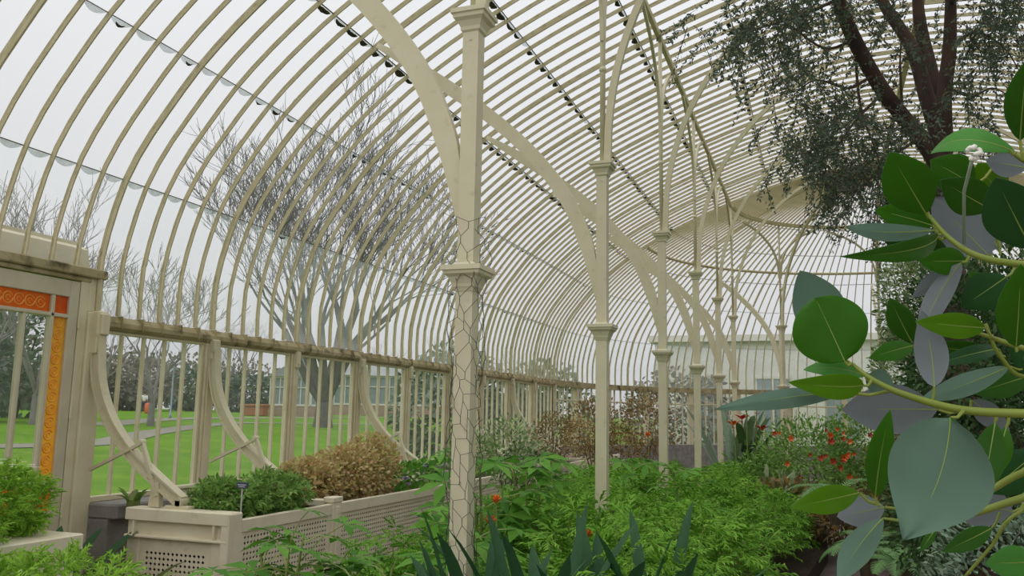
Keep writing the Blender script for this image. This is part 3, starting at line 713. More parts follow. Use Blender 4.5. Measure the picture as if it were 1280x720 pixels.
def cloud(name, P, dirs, nor, size, kind, mt, parent=None, stuff=True):
    """leaves at P pointing along dirs with blade normal nor"""
    T, F = TM[kind]; P = np.asarray(P, float); d = np.asarray(dirs, float); d = d/(np.linalg.norm(d, axis=1, keepdims=True)+1e-9)
    n = np.asarray(nor, float); n = n-(n*d).sum(1, keepdims=True)*d; n = n/(np.linalg.norm(n, axis=1, keepdims=True)+1e-9); s_ = np.cross(n, d)
    sz = np.asarray(size, float).reshape(-1, 1, 1)*np.ones((len(P), 1, 1))
    V = P[:, None, :]+sz*(T[None, :, 0, None]*d[:, None, :]+T[None, :, 1, None]*s_[:, None, :]+T[None, :, 2, None]*n[:, None, :])
    FF = (F[None]+(np.arange(len(P))*len(T))[:, None, None]).reshape(-1, 3)
    me = np_mesh(name, V.reshape(-1, 3), FF, mt)
    o = link(name, me, parent)
    if stuff: o['kind'] = 'stuff'
    return o
def blob_pts(rs, n, rad, shell=.55):
    """points in an ellipsoid, biased to its outside, with outward directions"""
    v = rs.normal(size=(n, 3)); v /= np.linalg.norm(v, axis=1, keepdims=True); r = rs.uniform(shell, 1, size=(n, 1))**.7
    return v*r*np.array(rad), v
EVG = leafmat('evergreen_leaves', ['5c6e58', '687a62', '74856c', '616f60'], .8, .2)
EVG2 = leafmat('dull_shrub_leaves', ['807a6c', '8f8678', '757263', '98907f'], .8, .2)
def bush(name, label, base, rad, n, kind, size, mt, seed, cat='bush', group=None, blobs=None, stem=None, up=.3, shell=.5, stemr=.03):
    rs = np.random.RandomState(seed); t = thing(name, label, cat, tuple(base), 0, group)
    bl = blobs or [((0, 0, rad[2]), rad, n)]; PP = []; DD = []
    for c, r_, k in bl:
        p, v = blob_pts(rs, k, r_, shell); PP.append(p+np.array(c)); DD.append(v)
    P = np.concatenate(PP); D = np.concatenate(DD); keep = P[:, 2] > .01; P = P[keep]; D = D[keep]
    d = D+rs.normal(scale=.55, size=D.shape)+np.array([0, 0, up*.3]); nn = D*.6+rs.normal(scale=.4, size=D.shape)+np.array([0, 0, .8])
    cloud('foliage', P, d, nn, size*rs.uniform(.65, 1.25, len(P)), kind, mt, t)
    m = MB(); rg = random.Random(seed)
    for c, r_, k in bl:
        for j in range(4):
            e = np.array(c)+np.array([rg.uniform(-.6, .6)*r_[0], rg.uniform(-.6, .6)*r_[1], rg.uniform(-.2, .6)*r_[2]])
            m.tube([(rg.uniform(-.05, .05), rg.uniform(-.05, .05), 0), e*.5*np.array([.7, .7, 1]), e], [stemr, stemr*.7, stemr*.3], 5, False)
    m.build('stems', stem or MT['stem_brown'], t)
    return t
mat('stem_brown', '6b5a44', '57493a', 8, .9); mat('stem_green', '7f8a45', '6f7c3c', 8, .6)
ev = [(20, 34, 3.2, 7.0, EVG), (-50, 30, 2.6, 5, EVG), (165, 62, 5, 5.5, EVG2), (240, 64, 5, 5.2, EVG), (310, 58, 4, 4.6, EVG), (100, 64, 5, 4.6, EVG2), (400, 70, 6, 6.5, EVG), (-10, 62, 6, 4.5, EVG2), (480, 72, 6, 6, EVG), (560, 76, 6, 6.5, EVG2), (610, 44, 3.5, 4, EVG), (665, 34, 3, 4, EVG), (60, 66, 5, 4.2, EVG), (130, 74, 8, 7.5, EVG2), (215, 78, 9, 8, EVG2), (300, 80, 9, 8, EVG2), (20, 78, 9, 8, EVG2), (390, 84, 9, 8.5, EVG), (460, 86, 9, 8.5, EVG2)]
nm = {id(EVG): 'dark evergreen bush in the belt beyond the lawn', id(EVG2): 'dull brownish shrub in the belt beyond the lawn'}
for i, (x, d, r_, h, mt) in enumerate(ev):
    b = outside(x, d); lb = nm[id(mt)] if i > 1 else ('tall evergreen seen through the panes of the door' if i == 0 else 'evergreen shrub beyond the door')
    bush('evergreen_bush', lb, b, (r_, r_, h/2), 1500, 'broad', .55 if i > 1 else .38, mt, 50+i, 'bush', 'shrub belt beyond the lawn' if i > 1 else None, shell=.4, stemr=.12)
# hedge bush just outside the far bays
for i, (x, y, r_, h, mt) in enumerate([(-9.5, 21.5, 1.7, 3.6, EVG), (-8.2, 25.5, 1.7, 3.4, EVG), (-4.5, 29.5, 2.0, 3.4, EVG2)]):
    bush('evergreen_bush', ['dark evergreen just outside the bend of the wall', 'evergreen shrub outside the rounded end', 'dull shrub outside the rounded end'][i], (x, y, -.1), (r_, r_, h/2), 1800, 'broad', .2, mt, 80+i)

# white garden house beyond the lawn
HW = mat('house_white', 'dcd9cf', 'cfccc2', 2, .7); HG = mat('house_window_glass', '8d9a9c', '7b888b', 1, .2); HR = mat('house_glass_roof', '9aa09f', '8a908f', 2, .4); HB = mat('house_brick', 'a78f80', '9a8273', 3, .8)
def house(px, d, wd, nwin, label, gable):
    b = outside(px, d); t = thing('garden_house', label, 'building', tuple(b), math.radians(29), None); t.scale = ((1.3,)*3 if gable else (1.7,)*3)
    hh = 2.0
    m = MB(); m.box(-wd/2, wd/2, 0, 4, -.3, .75); m.build('dwarf_wall', HB, t)
    m = MB(); m.box(-wd/2, wd/2, .05, 4, .75, hh+.75); m.build('body', HG, t)
    st = wd/nwin
    for k in range(nwin):
        x0 = -wd/2+k*st; m = MB()
        m.bbox(x0, x0+.09, -.03, .08, .75, .75+hh); m.bbox(x0+st-.09, x0+st, -.03, .08, .75, .75+hh); m.bbox(x0, x0+st, -.03, .08, .72, .84); m.bbox(x0, x0+st, -.03, .08, .63+hh, .78+hh); m.bbox(x0, x0+st, -.02, .08, 1.95, 2.02)
        m.bbox(x0+st/2-.035, x0+st/2+.035, -.02, .08, .75, .75+hh); w_ = m.build('window', HW, t)
    m = MB()
    if gable: m.add([(-wd/2-.2, -.2, hh+.75), (wd/2+.2, -.2, hh+.75), (0, -.2, hh+.75+wd*.33), (-wd/2-.2, 4, hh+.75), (wd/2+.2, 4, hh+.75), (0, 4, hh+.75+wd*.33)], [(0, 1, 2), (3, 5, 4), (0, 2, 5, 3), (1, 4, 5, 2), (0, 3, 4, 1)])
    else: m.add([(-wd/2-.2, -.2, hh+.75), (wd/2+.2, -.2, hh+.75), (wd/2+.2, 2, hh+2.0), (-wd/2-.2, 2, hh+2.0), (-wd/2-.2, 4.2, hh+.75), (wd/2+.2, 4.2, hh+.75)], [(0, 1, 2, 3), (3, 2, 5, 4), (0, 3, 4), (1, 5, 2), (0, 4, 5, 1)])
    m.build('roof', HR, t)
house(375, 38, 4.2, 3, 'small white gabled garden house behind the bare tree trunk', True)
house(500, 40, 9, 6, 'long white-framed garden glasshouse beyond the lawn', False)
# terracotta trough, lamp post, walker
b = outside(318, 40); m = MB(); m.bbox(-1.2, 1.2, -.4, .4, 0, .9, .05); m.bbox(-1.3, 1.3, -.5, .5, .8, 1.0, .04); o = m.build('terracotta_trough', mat('terracotta', 'a86d4d', '96603f', 5, .8), None, False, tuple(b)); tag(o, 'terracotta trough on the lawn before the garden house', 'trough')
b = outside(214, 33); m = MB(); m.lathe((0, 0), [(.09, 0), (.07, .3), (.05, .35), (.045, 3.6), (.07, 3.65), (.0, 3.7)], 10); m.tube([(0, 0, 3.55), (.25, 0, 3.75), (.5, 0, 3.7)], .03, 6); o = m.build('lamp_post', mat('lamp_post_paint', 'a3b4c4', '97a8b8', 3, .5), None, True, tuple(b)); tag(o, 'pale blue lamp post on the lawn near the path', 'lamp post')
# person walking far off
SK = mat('skin', 'c99f86', 'c0957c', 10, .6); WS = mat('white_shirt', 'e6e4e4', 'dcdada', 10, .8); DK = mat('dark_trousers', '3a3a42', '33333b', 10, .8); HRD = mat('dark_hair', '3b2f28', '322822', 10, .8)
def person(px, d):
    b = outside(px, d); t = thing('person', 'person in white top and dark trousers walking on the far lawn', 'person', tuple(b), .6)
    bm = MB()
    def limb(P, R, n=8): bm.tube(bend(P, 4), np.interp(np.linspace(0, 1, (len(P)-1)*4+1), np.linspace(0, 1, len(R)), R), n)
    import bmesh
    vs = [(0, 0, .95), (0, 0, 1.15), (0, 0, 1.38), (0, 0, 1.5), (0, .01, 1.62), (0, 0, 1.74), (.09, 0, .9), (.10, .12, .5), (.10, .04, .08), (.10, .2, .04), (-.09, 0, .9), (-.10, -.08, .5), (-.10, -.3, .12), (-.10, -.17, .05),
          (.19, 0, 1.40), (.24, -.10, 1.12), (.22, .05, .90), (.21, .09, .80), (-.19, 0, 1.40), (-.24, .10, 1.12), (-.22, .28, .98), (-.21, .36, .94)]
    ed = [(0, 1), (1, 2), (2, 3), (3, 4), (4, 5), (0, 6), (6, 7), (7, 8), (8, 9), (0, 10), (10, 11), (11, 12), (12, 13), (2, 14), (14, 15), (15, 16), (16, 17), (2, 18), (18, 19), (19, 20), (20, 21)]
    rad = [.14, .125, .15, .055, .085, .09, .095, .06, .045, .04, .095, .06, .045, .04, .065, .045, .035, .04, .065, .045, .035, .04]
    me = bpy.data.meshes.new('body'); me.from_pydata(vs, ed, []); me.materials.append(SK); o = link('body', me, t)
    o.modifiers.new('Skin', 'SKIN'); sv = me.skin_vertices[0].data
    for i, r_ in enumerate(rad): sv[i].radius = (r_, r_)
    sv[0].use_root = True; o.modifiers.new('Subdivision', 'SUBSURF').levels = 1
    def cloth(nm, idx, eds, rr, mt):
        me = bpy.data.meshes.new(nm); me.from_pydata([vs[i] for i in idx], eds, []); me.materials.append(mt); q = link(nm, me, t); q.modifiers.new('Skin', 'SKIN')
        for i, r_ in enumerate(rr): me.skin_vertices[0].data[i].radius = (r_, r_)
        me.skin_vertices[0].data[0].use_root = True; q.modifiers.new('Subdivision', 'SUBSURF').levels = 1
    cloth('top', [0, 1, 2, 14, 15, 18, 19], [(0, 1), (1, 2), (2, 3), (3, 4), (2, 5), (5, 6)], [.165, .15, .175, .085, .06, .085, .06], WS)
    cloth('trousers', [0, 6, 7, 8, 10, 11, 12], [(0, 1), (1, 2), (2, 3), (0, 4), (4, 5), (5, 6)], [.16, .115, .08, .065, .115, .08, .065], DK)
    m = MB(); m.lathe((0, -.012), [(.02, 1.58), (.095, 1.62), (.108, 1.70), (.10, 1.78), (.06, 1.83), (.01, 1.845)], 10); m.build('hair', HRD, t, True)
person(180, 46)
b = outside(186, 45.5); m = MB(); m.lathe((0, 0), [(.26, 0), (.30, .1), (.30, .75), (.22, .82), (.05, .86)], 10); o = m.build('orange_bin', mat('orange_plastic', 'd9683f', 'cc5c34', 6, .6), None, True, tuple(b)); tag(o, 'small orange bin on the far lawn beside the walker', 'bin')

# ---------------------------------------------------------------- planting inside
# beds
beds = MB()
pb = [(-3.75, 2.2), (-.45, 2.2), (-.25, 8.0), (.02, 11.0), (.0, 15.0), (-3.6, 15.0)]
beds.add([(x, y, .18) for x, y in pb]+[(x, y, 0) for x, y in pb], [tuple(range(6)), tuple(range(6, 12))[::-1]]+[(i, i+6, (i+1) % 6+6, (i+1) % 6) for i in range(6)])
o = beds.build('planting_bed', SOIL); o['kind'] = 'structure'
beds = MB(); pb = [(.75, 3.0), (8.0, 3.0), (8.0, 18.5), (3.5, 22.5), (-1.6, 22.0), (-1.6, 16.2), (.5, 15.6), (.75, 9.0)]
beds.add([(x, y, .18) for x, y in pb]+[(x, y, 0) for x, y in pb], [tuple(range(8)), tuple(range(8, 16))[::-1]]+[(i, i+8, (i+1) % 8+8, (i+1) % 8) for i in range(8)])
o = beds.build('planting_bed', SOIL); o['kind'] = 'structure'

FERN = leafmat('ferny_leaves', ['669a30', '79ad38', '8cbc46', '578c2c', '9cc652'], .6, .38, .2)
LEAFY = leafmat('broad_leaves', ['558f2c', '6ca436', '467c28', '80b444'], .55, .35, .2)
STRAP = leafmat('strap_leaves', ['27492a', '305433', '3d6340'], .5, .12, .2)
STRAWB = leafmat('low_leaves', ['6c9540', '80a550', '5c8438', '96b060'], .6, .3, .2)
TAN = leafmat('tan_leaves', ['c8ba80', 'bab474', 'c8a072', 'b0ac68', 'd8c69a', 'c69a74'], .8, .35, .2)
DAISY = leafmat('feathery_leaves', ['8cb83c', '9dc74a', '78a836', 'acd058'], .6, .42, .2)
GREY = leafmat('grey_green_leaves', ['6b826a', '7b9278', '8a9f86', '617562'], .7, .2)
DRK = leafmat('dark_shrub_leaves', ['34502a', '3f5c30', '4a6838', '2e4628'], .6, .25)
VAR = leafmat('variegated_leaves', ['5f7d40', '7f9a5c', 'b8c29a', '4f6d35', 'd0d5b4'], .6, .3)
PBK = leafmat('paperbark_leaves', ['4a5a48', '566650', '62705a', '3f4d40'], .6, .25)
BRN = leafmat('bronze_leaves', ['7a6248', '8f7a4e', '6a7040', 'a0703f', '58683a'], .6, .25)
REDT = mat('red_petal', 'c4281c', 'a81f18', 12, .6); ORG = mat('orange_petal', 'ea6a24', 'd9581c', 12, .5); PURP = mat('lilac_petal', 'b79ac8', 'a688ba', 12, .6); WHT = mat('white_petal', 'e9e6dc', 'd9d6cc', 12, .6)
SG = MT['stem_green']; SB = MT['stem_brown']

def fern_proto(seed, R=.48, H=.85, n=120, size=.17):
    rs = np.random.RandomState(seed); rg = random.Random(seed)
    a = rs.uniform(0, 2*math.pi, n); r = R*np.sqrt(rs.uniform(0, 1, n)); z = H*(1-.38*(r/R)**2)*rs.uniform(.55, 1.04, n)
    P = np.stack([r*np.cos(a), r*np.sin(a), z], 1)
    d = np.stack([np.cos(a), np.sin(a), rs.uniform(-.35, .25, n)], 1)+rs.normal(scale=.45, size=(n, 3)); nn = np.stack([.3*np.cos(a), .3*np.sin(a), np.ones(n)], 1)+rs.normal(scale=.25, size=(n, 3))
    m = MB()
    for i in range(0, n, 2):
        b = np.array([rg.uniform(-.07, .07), rg.uniform(-.07, .07), 0]); q = P[i]; m.tube([b, b*.4+q*.5+np.array([0, 0, .12]), q], [.006, .005, .003], 3, False)
    return P, d, nn, size*rs.uniform(.7, 1.25, n), m
def fern_plant(name, label, loc, seed, mt=FERN, group='ferny green plants of the middle bed', R=.48, H=.85, n=120, size=.17, kind='fern'):
    t = thing(name, label, 'plant', loc, 0, group); P, d, nn, s_, m = fern_proto(seed, R, H, n, size)
    cloud('foliage', P, d, nn, s_, kind, mt, t); m.build('stems', SG, t); return t
protos = [fern_plant('ferny_plant', 'clump of finely cut light green leaves in the middle bed', (0, 0, 0), 300+i) for i in range(5)]
rg = random.Random(77); k = 0
Y = 4.35
while Y < 13.4:
    xl = -2.45 if Y < 5 else (-2.9 if Y < 6.5 else -3.25); xr = -.50 if Y < 7.8 else -.24
    x = xl+rg.uniform(0, .3)
    while x < xr:
        y = Y+rg.uniform(-.2, .2); ok = True
        for cy in (4.135, 7.135, 10.135, 13.135):
            if math.hypot(x-XC, y-cy) < .27: ok = False
        px, py, D = proj((x, y, 1.0))
        sc_ = rg.uniform(.86, 1.06)
        if px < 700: sc_ *= .80                       # lower towards the planter side
        if x > -.7: sc_ *= .85
        if ok:
            t = protos[k] if k < 5 else copy_tree(protos[rg.randrange(5)]); k += 1
            t['label'] = ('finely cut green clump along the path edge of the bed' if x > xr-.62 else 'finely cut green clump on the planter side of the bed' if x < xl+.62 else
                          'finely cut green clump just behind the strap leaves' if y < 5.6 else 'finely cut green clump around the first bare column' if y < 8.2 else
                          'finely cut green clump around the second bare column' if y < 11.2 else 'finely cut green clump at the far end of the middle bed')
            t.location = (x, y, .17); t.rotation_euler = (0, 0, rg.uniform(0, 6.28)); t.scale = (sc_,)*3
        x += .62
    Y += .62

# large-leaved palmate plants
def palm_plant(label, loc, seed, H, R, n, size, mt=LEAFY, kind='palm5', name='leafy_plant', group=None):
    rs = np.random.RandomState(seed); t = thing(name, label, 'plant', loc, 0, group); m = MB(); T, F = TM[kind]
    top = []
    for s_ in range(3):
        a = rs.uniform(0, 6.28); e = np.array([.12*math.cos(a), .12*math.sin(a), H*rs.uniform(.75, .95)]); m.tube([(0, 0, 0), e*.5, e], [.014, .011, .006], 5, False); top.append(e)
    for i in range(n):
        a = rs.uniform(0, 6.28); f = rs.uniform(.35, 1); b = top[i % 3]*f; ln = R*rs.uniform(.5, 1)
        q = b+np.array([math.cos(a)*ln, math.sin(a)*ln, ln*rs.uniform(.1, .55)]); m.tube([b, (b+q)/2+np.array([0, 0, .03]), q], [.005, .004, .003], 3, False)
        d = np.array([math.cos(a), math.sin(a), rs.uniform(-.5, .1)]); d /= np.linalg.norm(d); nn = np.array([.2*math.cos(a), .2*math.sin(a), 1])+rs.normal(scale=.25, size=3); nn -= nn@d*d; nn /= np.linalg.norm(nn); sd_ = np.cross(nn, d)
        sz = size*rs.uniform(.7, 1.2); V = q+sz*(T[:, :1]*d+T[:, 1:2]*sd_+T[:, 2:]*nn)
        link('leaf', np_mesh('leaf', V, F, mt), t)
    m.build('stems', SG, t); return t
palm_plant('tall plant with big palmate leaves beside the wire-wrapped column', (-2.3, 5.9, .17), 401, 1.36, .34, 30, .24)
palm_plant('drooping broad-leaved plant rising above the ferny clumps by the bare column', (-2.2, 6.5, .17), 402, 1.22, .32, 28, .24)
palm_plant('light green leafy plant in front of the pierced planter side', (-2.72, 4.0, .17), 403, .92, .32, 34, .19)
palm_plant('low leafy plant between the planter and the wire-wrapped column', (-2.25, 4.15, .17), 405, .80, .28, 34, .16)
palm_plant('leafy plant with fresh green leaves against the wire-wrapped column foot', (-1.98, 4.62, .17), 406, .98, .28, 34, .17)
palm_plant('leafy plant behind the third column along the row', (-2.0, 9.3, .17), 407, 1.15, .3, 22, .22)
palm_plant('bright leafy plant under an orange bloom near the bare columns', (-1.25, 8.4, .17), 408, 1.08, .32, 24, .20)

# strap-leaved plants: each leaf a blade of its own
def strap_leaf(p0, az, ln, wd, lift, droop, mt, parent, nseg=11, fold=.35):
    vs = []; q = np.array(p0, float); el = lift
    for i in range(nseg+1):
        f = i/nseg; d = np.array([math.cos(az)*math.cos(el), math.sin(az)*math.cos(el), math.sin(el)]); sd_ = np.array([-math.sin(az), math.cos(az), 0]); up_ = np.cross(d, sd_)
        h = wd/2*(1.0 if f < .55 else math.sqrt(max(0, 1-((f-.55)/.45)**1.6)))*(.55+.45*min(1, f*4))
        vs += [q-sd_*h-up_*(-fold*h), q.copy(), q+sd_*h-up_*(-fold*h)]
        q = q+d*ln/nseg; el -= droop/nseg*(.4+1.4*f)
    F = []
    for i in range(nseg):
        for j in (0, 1): F.append((i*3+j, i*3+j+1, (i+1)*3+j+1, (i+1)*3+j))
    link('leaf', np_mesh('leaf', np.array(vs), np.array(F), mt, None, True), parent)
def strap_plant(label, loc, seed, n, ln, wd, mt=STRAP, group=None, name='strap_leaved_plant', lift=(1.0, 1.45), droop=(.3, 1.0), spread=.08):
    rs = np.random.RandomState(seed); t = thing(name, label, 'plant', loc, 0, group)
    for i in range(n):
        a = 2*math.pi*i/n+rs.uniform(-.4, .4)
        strap_leaf((spread*math.cos(a), spread*math.sin(a), 0), a, ln*rs.uniform(.75, 1.1), wd*rs.uniform(.8, 1.15), rs.uniform(*lift), rs.uniform(*droop), mt, t)
    m = MB(); m.lathe((0, 0), [(spread+.02, -.02), (spread+.025, .05), (spread*.5, .12)], 8); m.build('crown', SG, t); return t
for i, (x, y, n_, ln, lb) in enumerate([(-1.50, 3.85, 14, 1.0, 'dark strap-leaved clump at the foot of the wire-wrapped column'), (-1.25, 3.95, 14, 1.04, 'dense fan of upright strap leaves before the ferny plants'), (-1.02, 4.15, 11, 1.02, 'strap-leaved clump half sunk in the ferny plants'), (-1.93, 3.95, 8, .82, 'small strap-leaved clump below the wire-wrapped column'), (-.80, 4.35, 6, 1.05, 'broad strap leaf clump standing apart among ferny leaves')]):
    strap_plant(lb, (x, y, .17), 500+i, n_, ln, .085, STRAP, None, 'strap_leaved_plant', (1.12, 1.5), (.15, .8))
strap_plant('dark broad-bladed plant between the door and the planter end', (-5.32, 4.85, .02), 520, 13, .98, .12, STRAP, None, 'strap_leaved_plant', (.9, 1.35), (.4, 1.2))
strap_plant('tall blue-green sword-leaved plant beside the far columns', (-1.35, 14.6, .17), 521, 16, 1.75, .10, GREY, None, 'sword_leaved_plant', (1.15, 1.5), (.1, .5))

# flowers
def petals(parent, c, n, r, mt, tilt=.5, name='petal'):
    for i in range(n):
        a = 2*math.pi*i/n; m = MB(); d = np.array([math.cos(a), math.sin(a), 0]); s_ = np.array([-math.sin(a), math.cos(a), 0]); z = np.array([0, 0, 1.])
        P = [np.array(c), c+d*r*.5+s_*r*.3+z*r*tilt*.7, c+d*r+z*r*tilt, c+d*r*.5-s_*r*.3+z*r*tilt*.7]
        m.add(P, [(0, 1, 2), (0, 2, 3)]); m.build(name, mt, parent)
def flower(label, p, h, n, r, mt, seed=0, tilt=.9, group=None, name='flower', zbase=.17):
    t = thing(name, label, 'flower', (p[0], p[1], zbase), 0, group); m = MB(); m.tube([(0, 0, 0), (.02, .01, h*.5), (0, 0, h)], [.006, .005, .004], 4, False); m.build('stem', SG, t)
    petals(t, np.array([0, 0, h]), n, r, mt, tilt); petals(t, np.array([0, 0, h+.01]), n, r*.7, mt, tilt*1.8); return t
for px, py, D, lb in ((620, 624, 5.5, 'orange bloom beside the wire-wrapped column'), (613, 650, 5.1, 'orange bloom low beside the wire-wrapped column'), (810, 543, 9.5, 'orange bloom between two bare columns'), (736, 666, 5.6, 'small orange bloom at the foot of the bare column')):
    q = pD(px, py, D); flower(lb, q, q[2]-.17-.03, 6, .045, ORG, 0, .9)

# ---- planter plants
pz = PT-.14
def low_plant(label, loc, rad, n, size, mt, seed, kind='lobed', name='low_plant', group=None): return bush(name, label, loc, rad, n, kind, size, mt, seed, 'plant', group, None, SG, .3, .35, .006)
low_plant('rounded-leaf plant spilling over the near end of the planter', (-4.62, 6.0, pz), (.34, .36, .19), 620, .062, STRAWB, 601, 'palm5')
low_plant('green low plant around the dark plant label', (-4.58, 6.55, pz), (.35, .36, .20), 620, .062, STRAWB, 602, 'palm5')
bush('tan_bush', 'bushy tan and bronze plant in the planter', (-4.72, 7.75, pz), (.45, .5, .3), 0, 'broad', .045, TAN, 603, 'bush', None, [((0, .25, .25), (.44, .45, .32), 3600), ((-.05, -.35, .22), (.34, .38, .26), 2400), ((.05, .65, .32), (.36, .35, .38), 2600)], SB, .4, .4, .01)
low_plant('dark green low plant behind the tan bush', (-4.62, 9.35, pz), (.36, .55, .17), 420, .07, LEAFY, 604, 'broad')
low_plant('low green plant with lilac flowers in the planter', (-4.58, 10.3, pz), (.34, .4, .19), 320, .06, LEAFY, 605, 'broad')
bush('soft_green_bush', 'soft green bush beside the wire-wrapped column in the planter', (-4.75, 11.6, pz), (.4, .6, .33), 1300, 'quad', .06, STRAWB, 606, 'bush', None, None, SG, .4, .4, .01)
low_plant('dark leafy plant beyond the soft green bush', (-4.6, 13.2, pz), (.36, .6, .2), 420, .07, DRK, 607, 'broad')
bush('dry_bush', 'dry brownish bush at the far end of the planter', (-4.7, 15.3, pz), (.4, .7, .5), 1500, 'quad', .06, BRN, 608, 'bush', None, None, SB, .4, .4, .01)
bush('olive_bush', 'olive green bush near the far end of the planter', (-4.7, 17.3, pz), (.4, .7, .45), 1300, 'quad', .06, TAN, 609, 'bush', None, None, SB, .4, .4, .01)
bush('pale_flowering_bush', 'loose yellow-green bush standing above the palmate leaves', (-3.35, 9.2, .17), (.42, .5, .75), 1700, 'leaf', .055, VAR, 610, 'bush', None, [((0, 0, 1.05), (.38, .4, .42), 1200), ((.1, .35, .85), (.35, .35, .4), 700)], SB, .4, .3, .012)
bush('bronze_bush', 'reddish brown bush behind the bare columns', (-3.6, 14.2, .17), (.6, .7, .9), 2000, 'quad', .07, BRN, 611, 'bush', None, [((0, 0, 1.25), (.6, .7, .55), 1500), ((.3, .6, .8), (.5, .5, .5), 800)], SB, .4, .3, .015)
bush('bronze_bush', 'tall brown-leaved bush by the turn of the glazed wall', (-3.3, 17.0, .0), (.7, .7, .9), 2000, 'quad', .08, BRN, 612, 'bush', None, [((0, 0, 1.45), (.7, .7, .7), 1700)], SB, .4, .3, .015)
# plant label
q = pD(303, 607, 6.75); t = thing('plant_label', 'dark plant name label on a stake in the planter', 'label', (q[0], q[1], 0))
m = MB(); m.sweep([(0, 0, pz), (0, 0, q[2])], (1, 0, 0), .012, .006); m.build('stake', mat('label_stake', 'b9b7b0', 'a9a7a0', 8, .4), t)
m = MB(); m.bbox(-.055, .055, -.006, .004, q[2]-.022, q[2]+.026, .002); m.build('plate', mat('label_dark', '4c5168', '41465c', 8, .4), t)
m = MB(); m.box(-.04, .04, -.0085, -.0062, q[2]+.003, q[2]+.009); m.box(-.03, .03, -.0085, -.0062, q[2]-.011, q[2]-.006); m.build('lettering', mat('label_white', 'cfd0d4', 'c5c6ca', 8, .5), t)
for px, py, D, lb in ((531, 582, 10.2, 'grey plant label beside the lilac flowers'), (604, 580, 12.2, 'dark plant label behind the wire-wrapped column'), (626, 580, 12.4, 'second dark plant label behind the wire-wrapped column')):
    q = pD(px, py, D); t2 = copy_tree(t); t2.location = (q[0], q[1], q[2]-pD(303, 607, 6.75)[2]); t2['label'] = lb
q = pD(507, 600, 9.4); flower('lilac flower cluster over the planter edge', q, q[2]-pz, 7, .06, PURP, 0, .4, None, 'flower', pz)
q = pD(510, 607, 9.4); flower('second lilac bloom below the flower cluster', q, q[2]-pz, 6, .05, PURP, 0, .4, None, 'flower', pz)

# ---- daisy-like plants at the near left
def feathery(label, loc, seed, rad, n, white):
    t = bush('feathery_plant', label, loc, rad, n, 'fern', .11, DAISY, seed, 'plant', 'feathery plants by the low planter', None, SG, .5, .35, .006)
    rs = np.random.RandomState(seed)
    for i in range(white):
        a = rs.uniform(0, 6.28); r_ = rs.uniform(.2, .95); c = np.array([rad[0]*r_*math.cos(a), rad[1]*r_*math.sin(a), rad[2]*(1+.95*math.sqrt(1-r_*r_))+.055])
        m = MB()
        for k in range(7):
            b_ = 2*math.pi*k/7; m.add([c, c+.028*np.array([math.cos(b_-.3), math.sin(b_-.3), .1]), c+.028*np.array([math.cos(b_+.3), math.sin(b_+.3), .1])], [(0, 1, 2)])
        m.build('white_flower', WHT, t)
    return t
feathery('feathery plant with small white flowers on the low planter by the door', (-4.98, 4.1, cn[2]-.05), 701, (.36, .34, .24), 420, 26)
feathery('feathery light green plant trailing over the low planter', (-3.72, 3.40, .2), 702, (.62, .5, .36), 620, 0)
feathery('low mound of feathery leaves near the planter end', (-4.25, 3.25, .1), 703, (.6, .45, .43), 560, 0)
feathery('feathery plant with scattered white flowers beside the door', (-4.75, 3.6, cn[2]-.05), 704, (.30, .35, .18), 320, 16)
strap_plant('reddish-tipped succulent leaf hanging before the planter end', (-4.55, 4.75, .18), 705, 7, .62, .09, leafmat('red_tipped_leaves', ['6f8f4a', '7f9a55', '8a6a45'], .5, .2), None, 'strap_leaved_plant', (.7, 1.1), (.6, 1.4))
strap_plant('small green leafy tuft behind the planter end', (-5.42, 5.78, SILL-.04), 706, 8, .2, .045, STRAWB, None, 'strap_leaved_plant', (.9, 1.3), (.4, 1.2), .03)

# ---- far beds
rfs = bush('red_flowering_shrub', 'wide green shrub dotted with red and orange flowers in the far bed', (.35, 12.2, .17), (1.2, 1.0, .8), 0, 'leaf', .065, STRAWB, 801, 'bush', None, [((-.5, .2, .85), (.8, .8, .7), 3800), ((.35, .2, 1.0), (.8, .8, .8), 4400), ((-1.15, .3, .55), (.5, .5, .5), 1400), ((.2, -.4, .5), (.8, .5, .5), 1600)], SB, .4, .4, .012)
rs = np.random.RandomState(9)
for i in range(44):
    u = rs.rand(); c = np.array([-.5, .2, .85]) if u < .5 else np.array([.35, .2, 1.0]); d = np.array([rs.uniform(-1, 1), -1, rs.uniform(-.5, 1)]); d /= np.linalg.norm(d)
    q = c+d*np.array([.82, .82, .74 if u < .5 else .82]); m = MB(); r_ = rs.uniform(.025, .055)
    for k in range(5):
        a = 2*math.pi*k/5; e = np.array([math.cos(a), 0, math.sin(a)])
        m.add([q, q+e*r_*.6+np.array([-e[2], 0, e[0]])*r_*.35+d*.02, q+e*r_+d*.03, q+e*r_*.6-np.array([-e[2], 0, e[0]])*r_*.35+d*.02], [(0, 1, 2), (0, 2, 3)])
    m.build('flower', REDT if rs.rand() < .5 else ORG, rfs)
bush('bronze_groundcover', 'low bronze and green rosette plants before the flowering shrub', (-.1, 10.9, .17), (.7, .6, .3), 0, 'leaf', .11, BRN, 802, 'plant', None, [((-.3, .2, .45), (.5, .5, .3), 600), ((.35, 0, .35), (.5, .5, .3), 600)], SB, .5, .4, .01)
bush('leafy_rosette', 'pale green rosette plant beside the bronze leaves', (-.55, 11.3, .17), (.35, .35, .4), 320, 'leaf', .15, VAR, 803, 'plant', None, None, SG, .8, .4, .01)
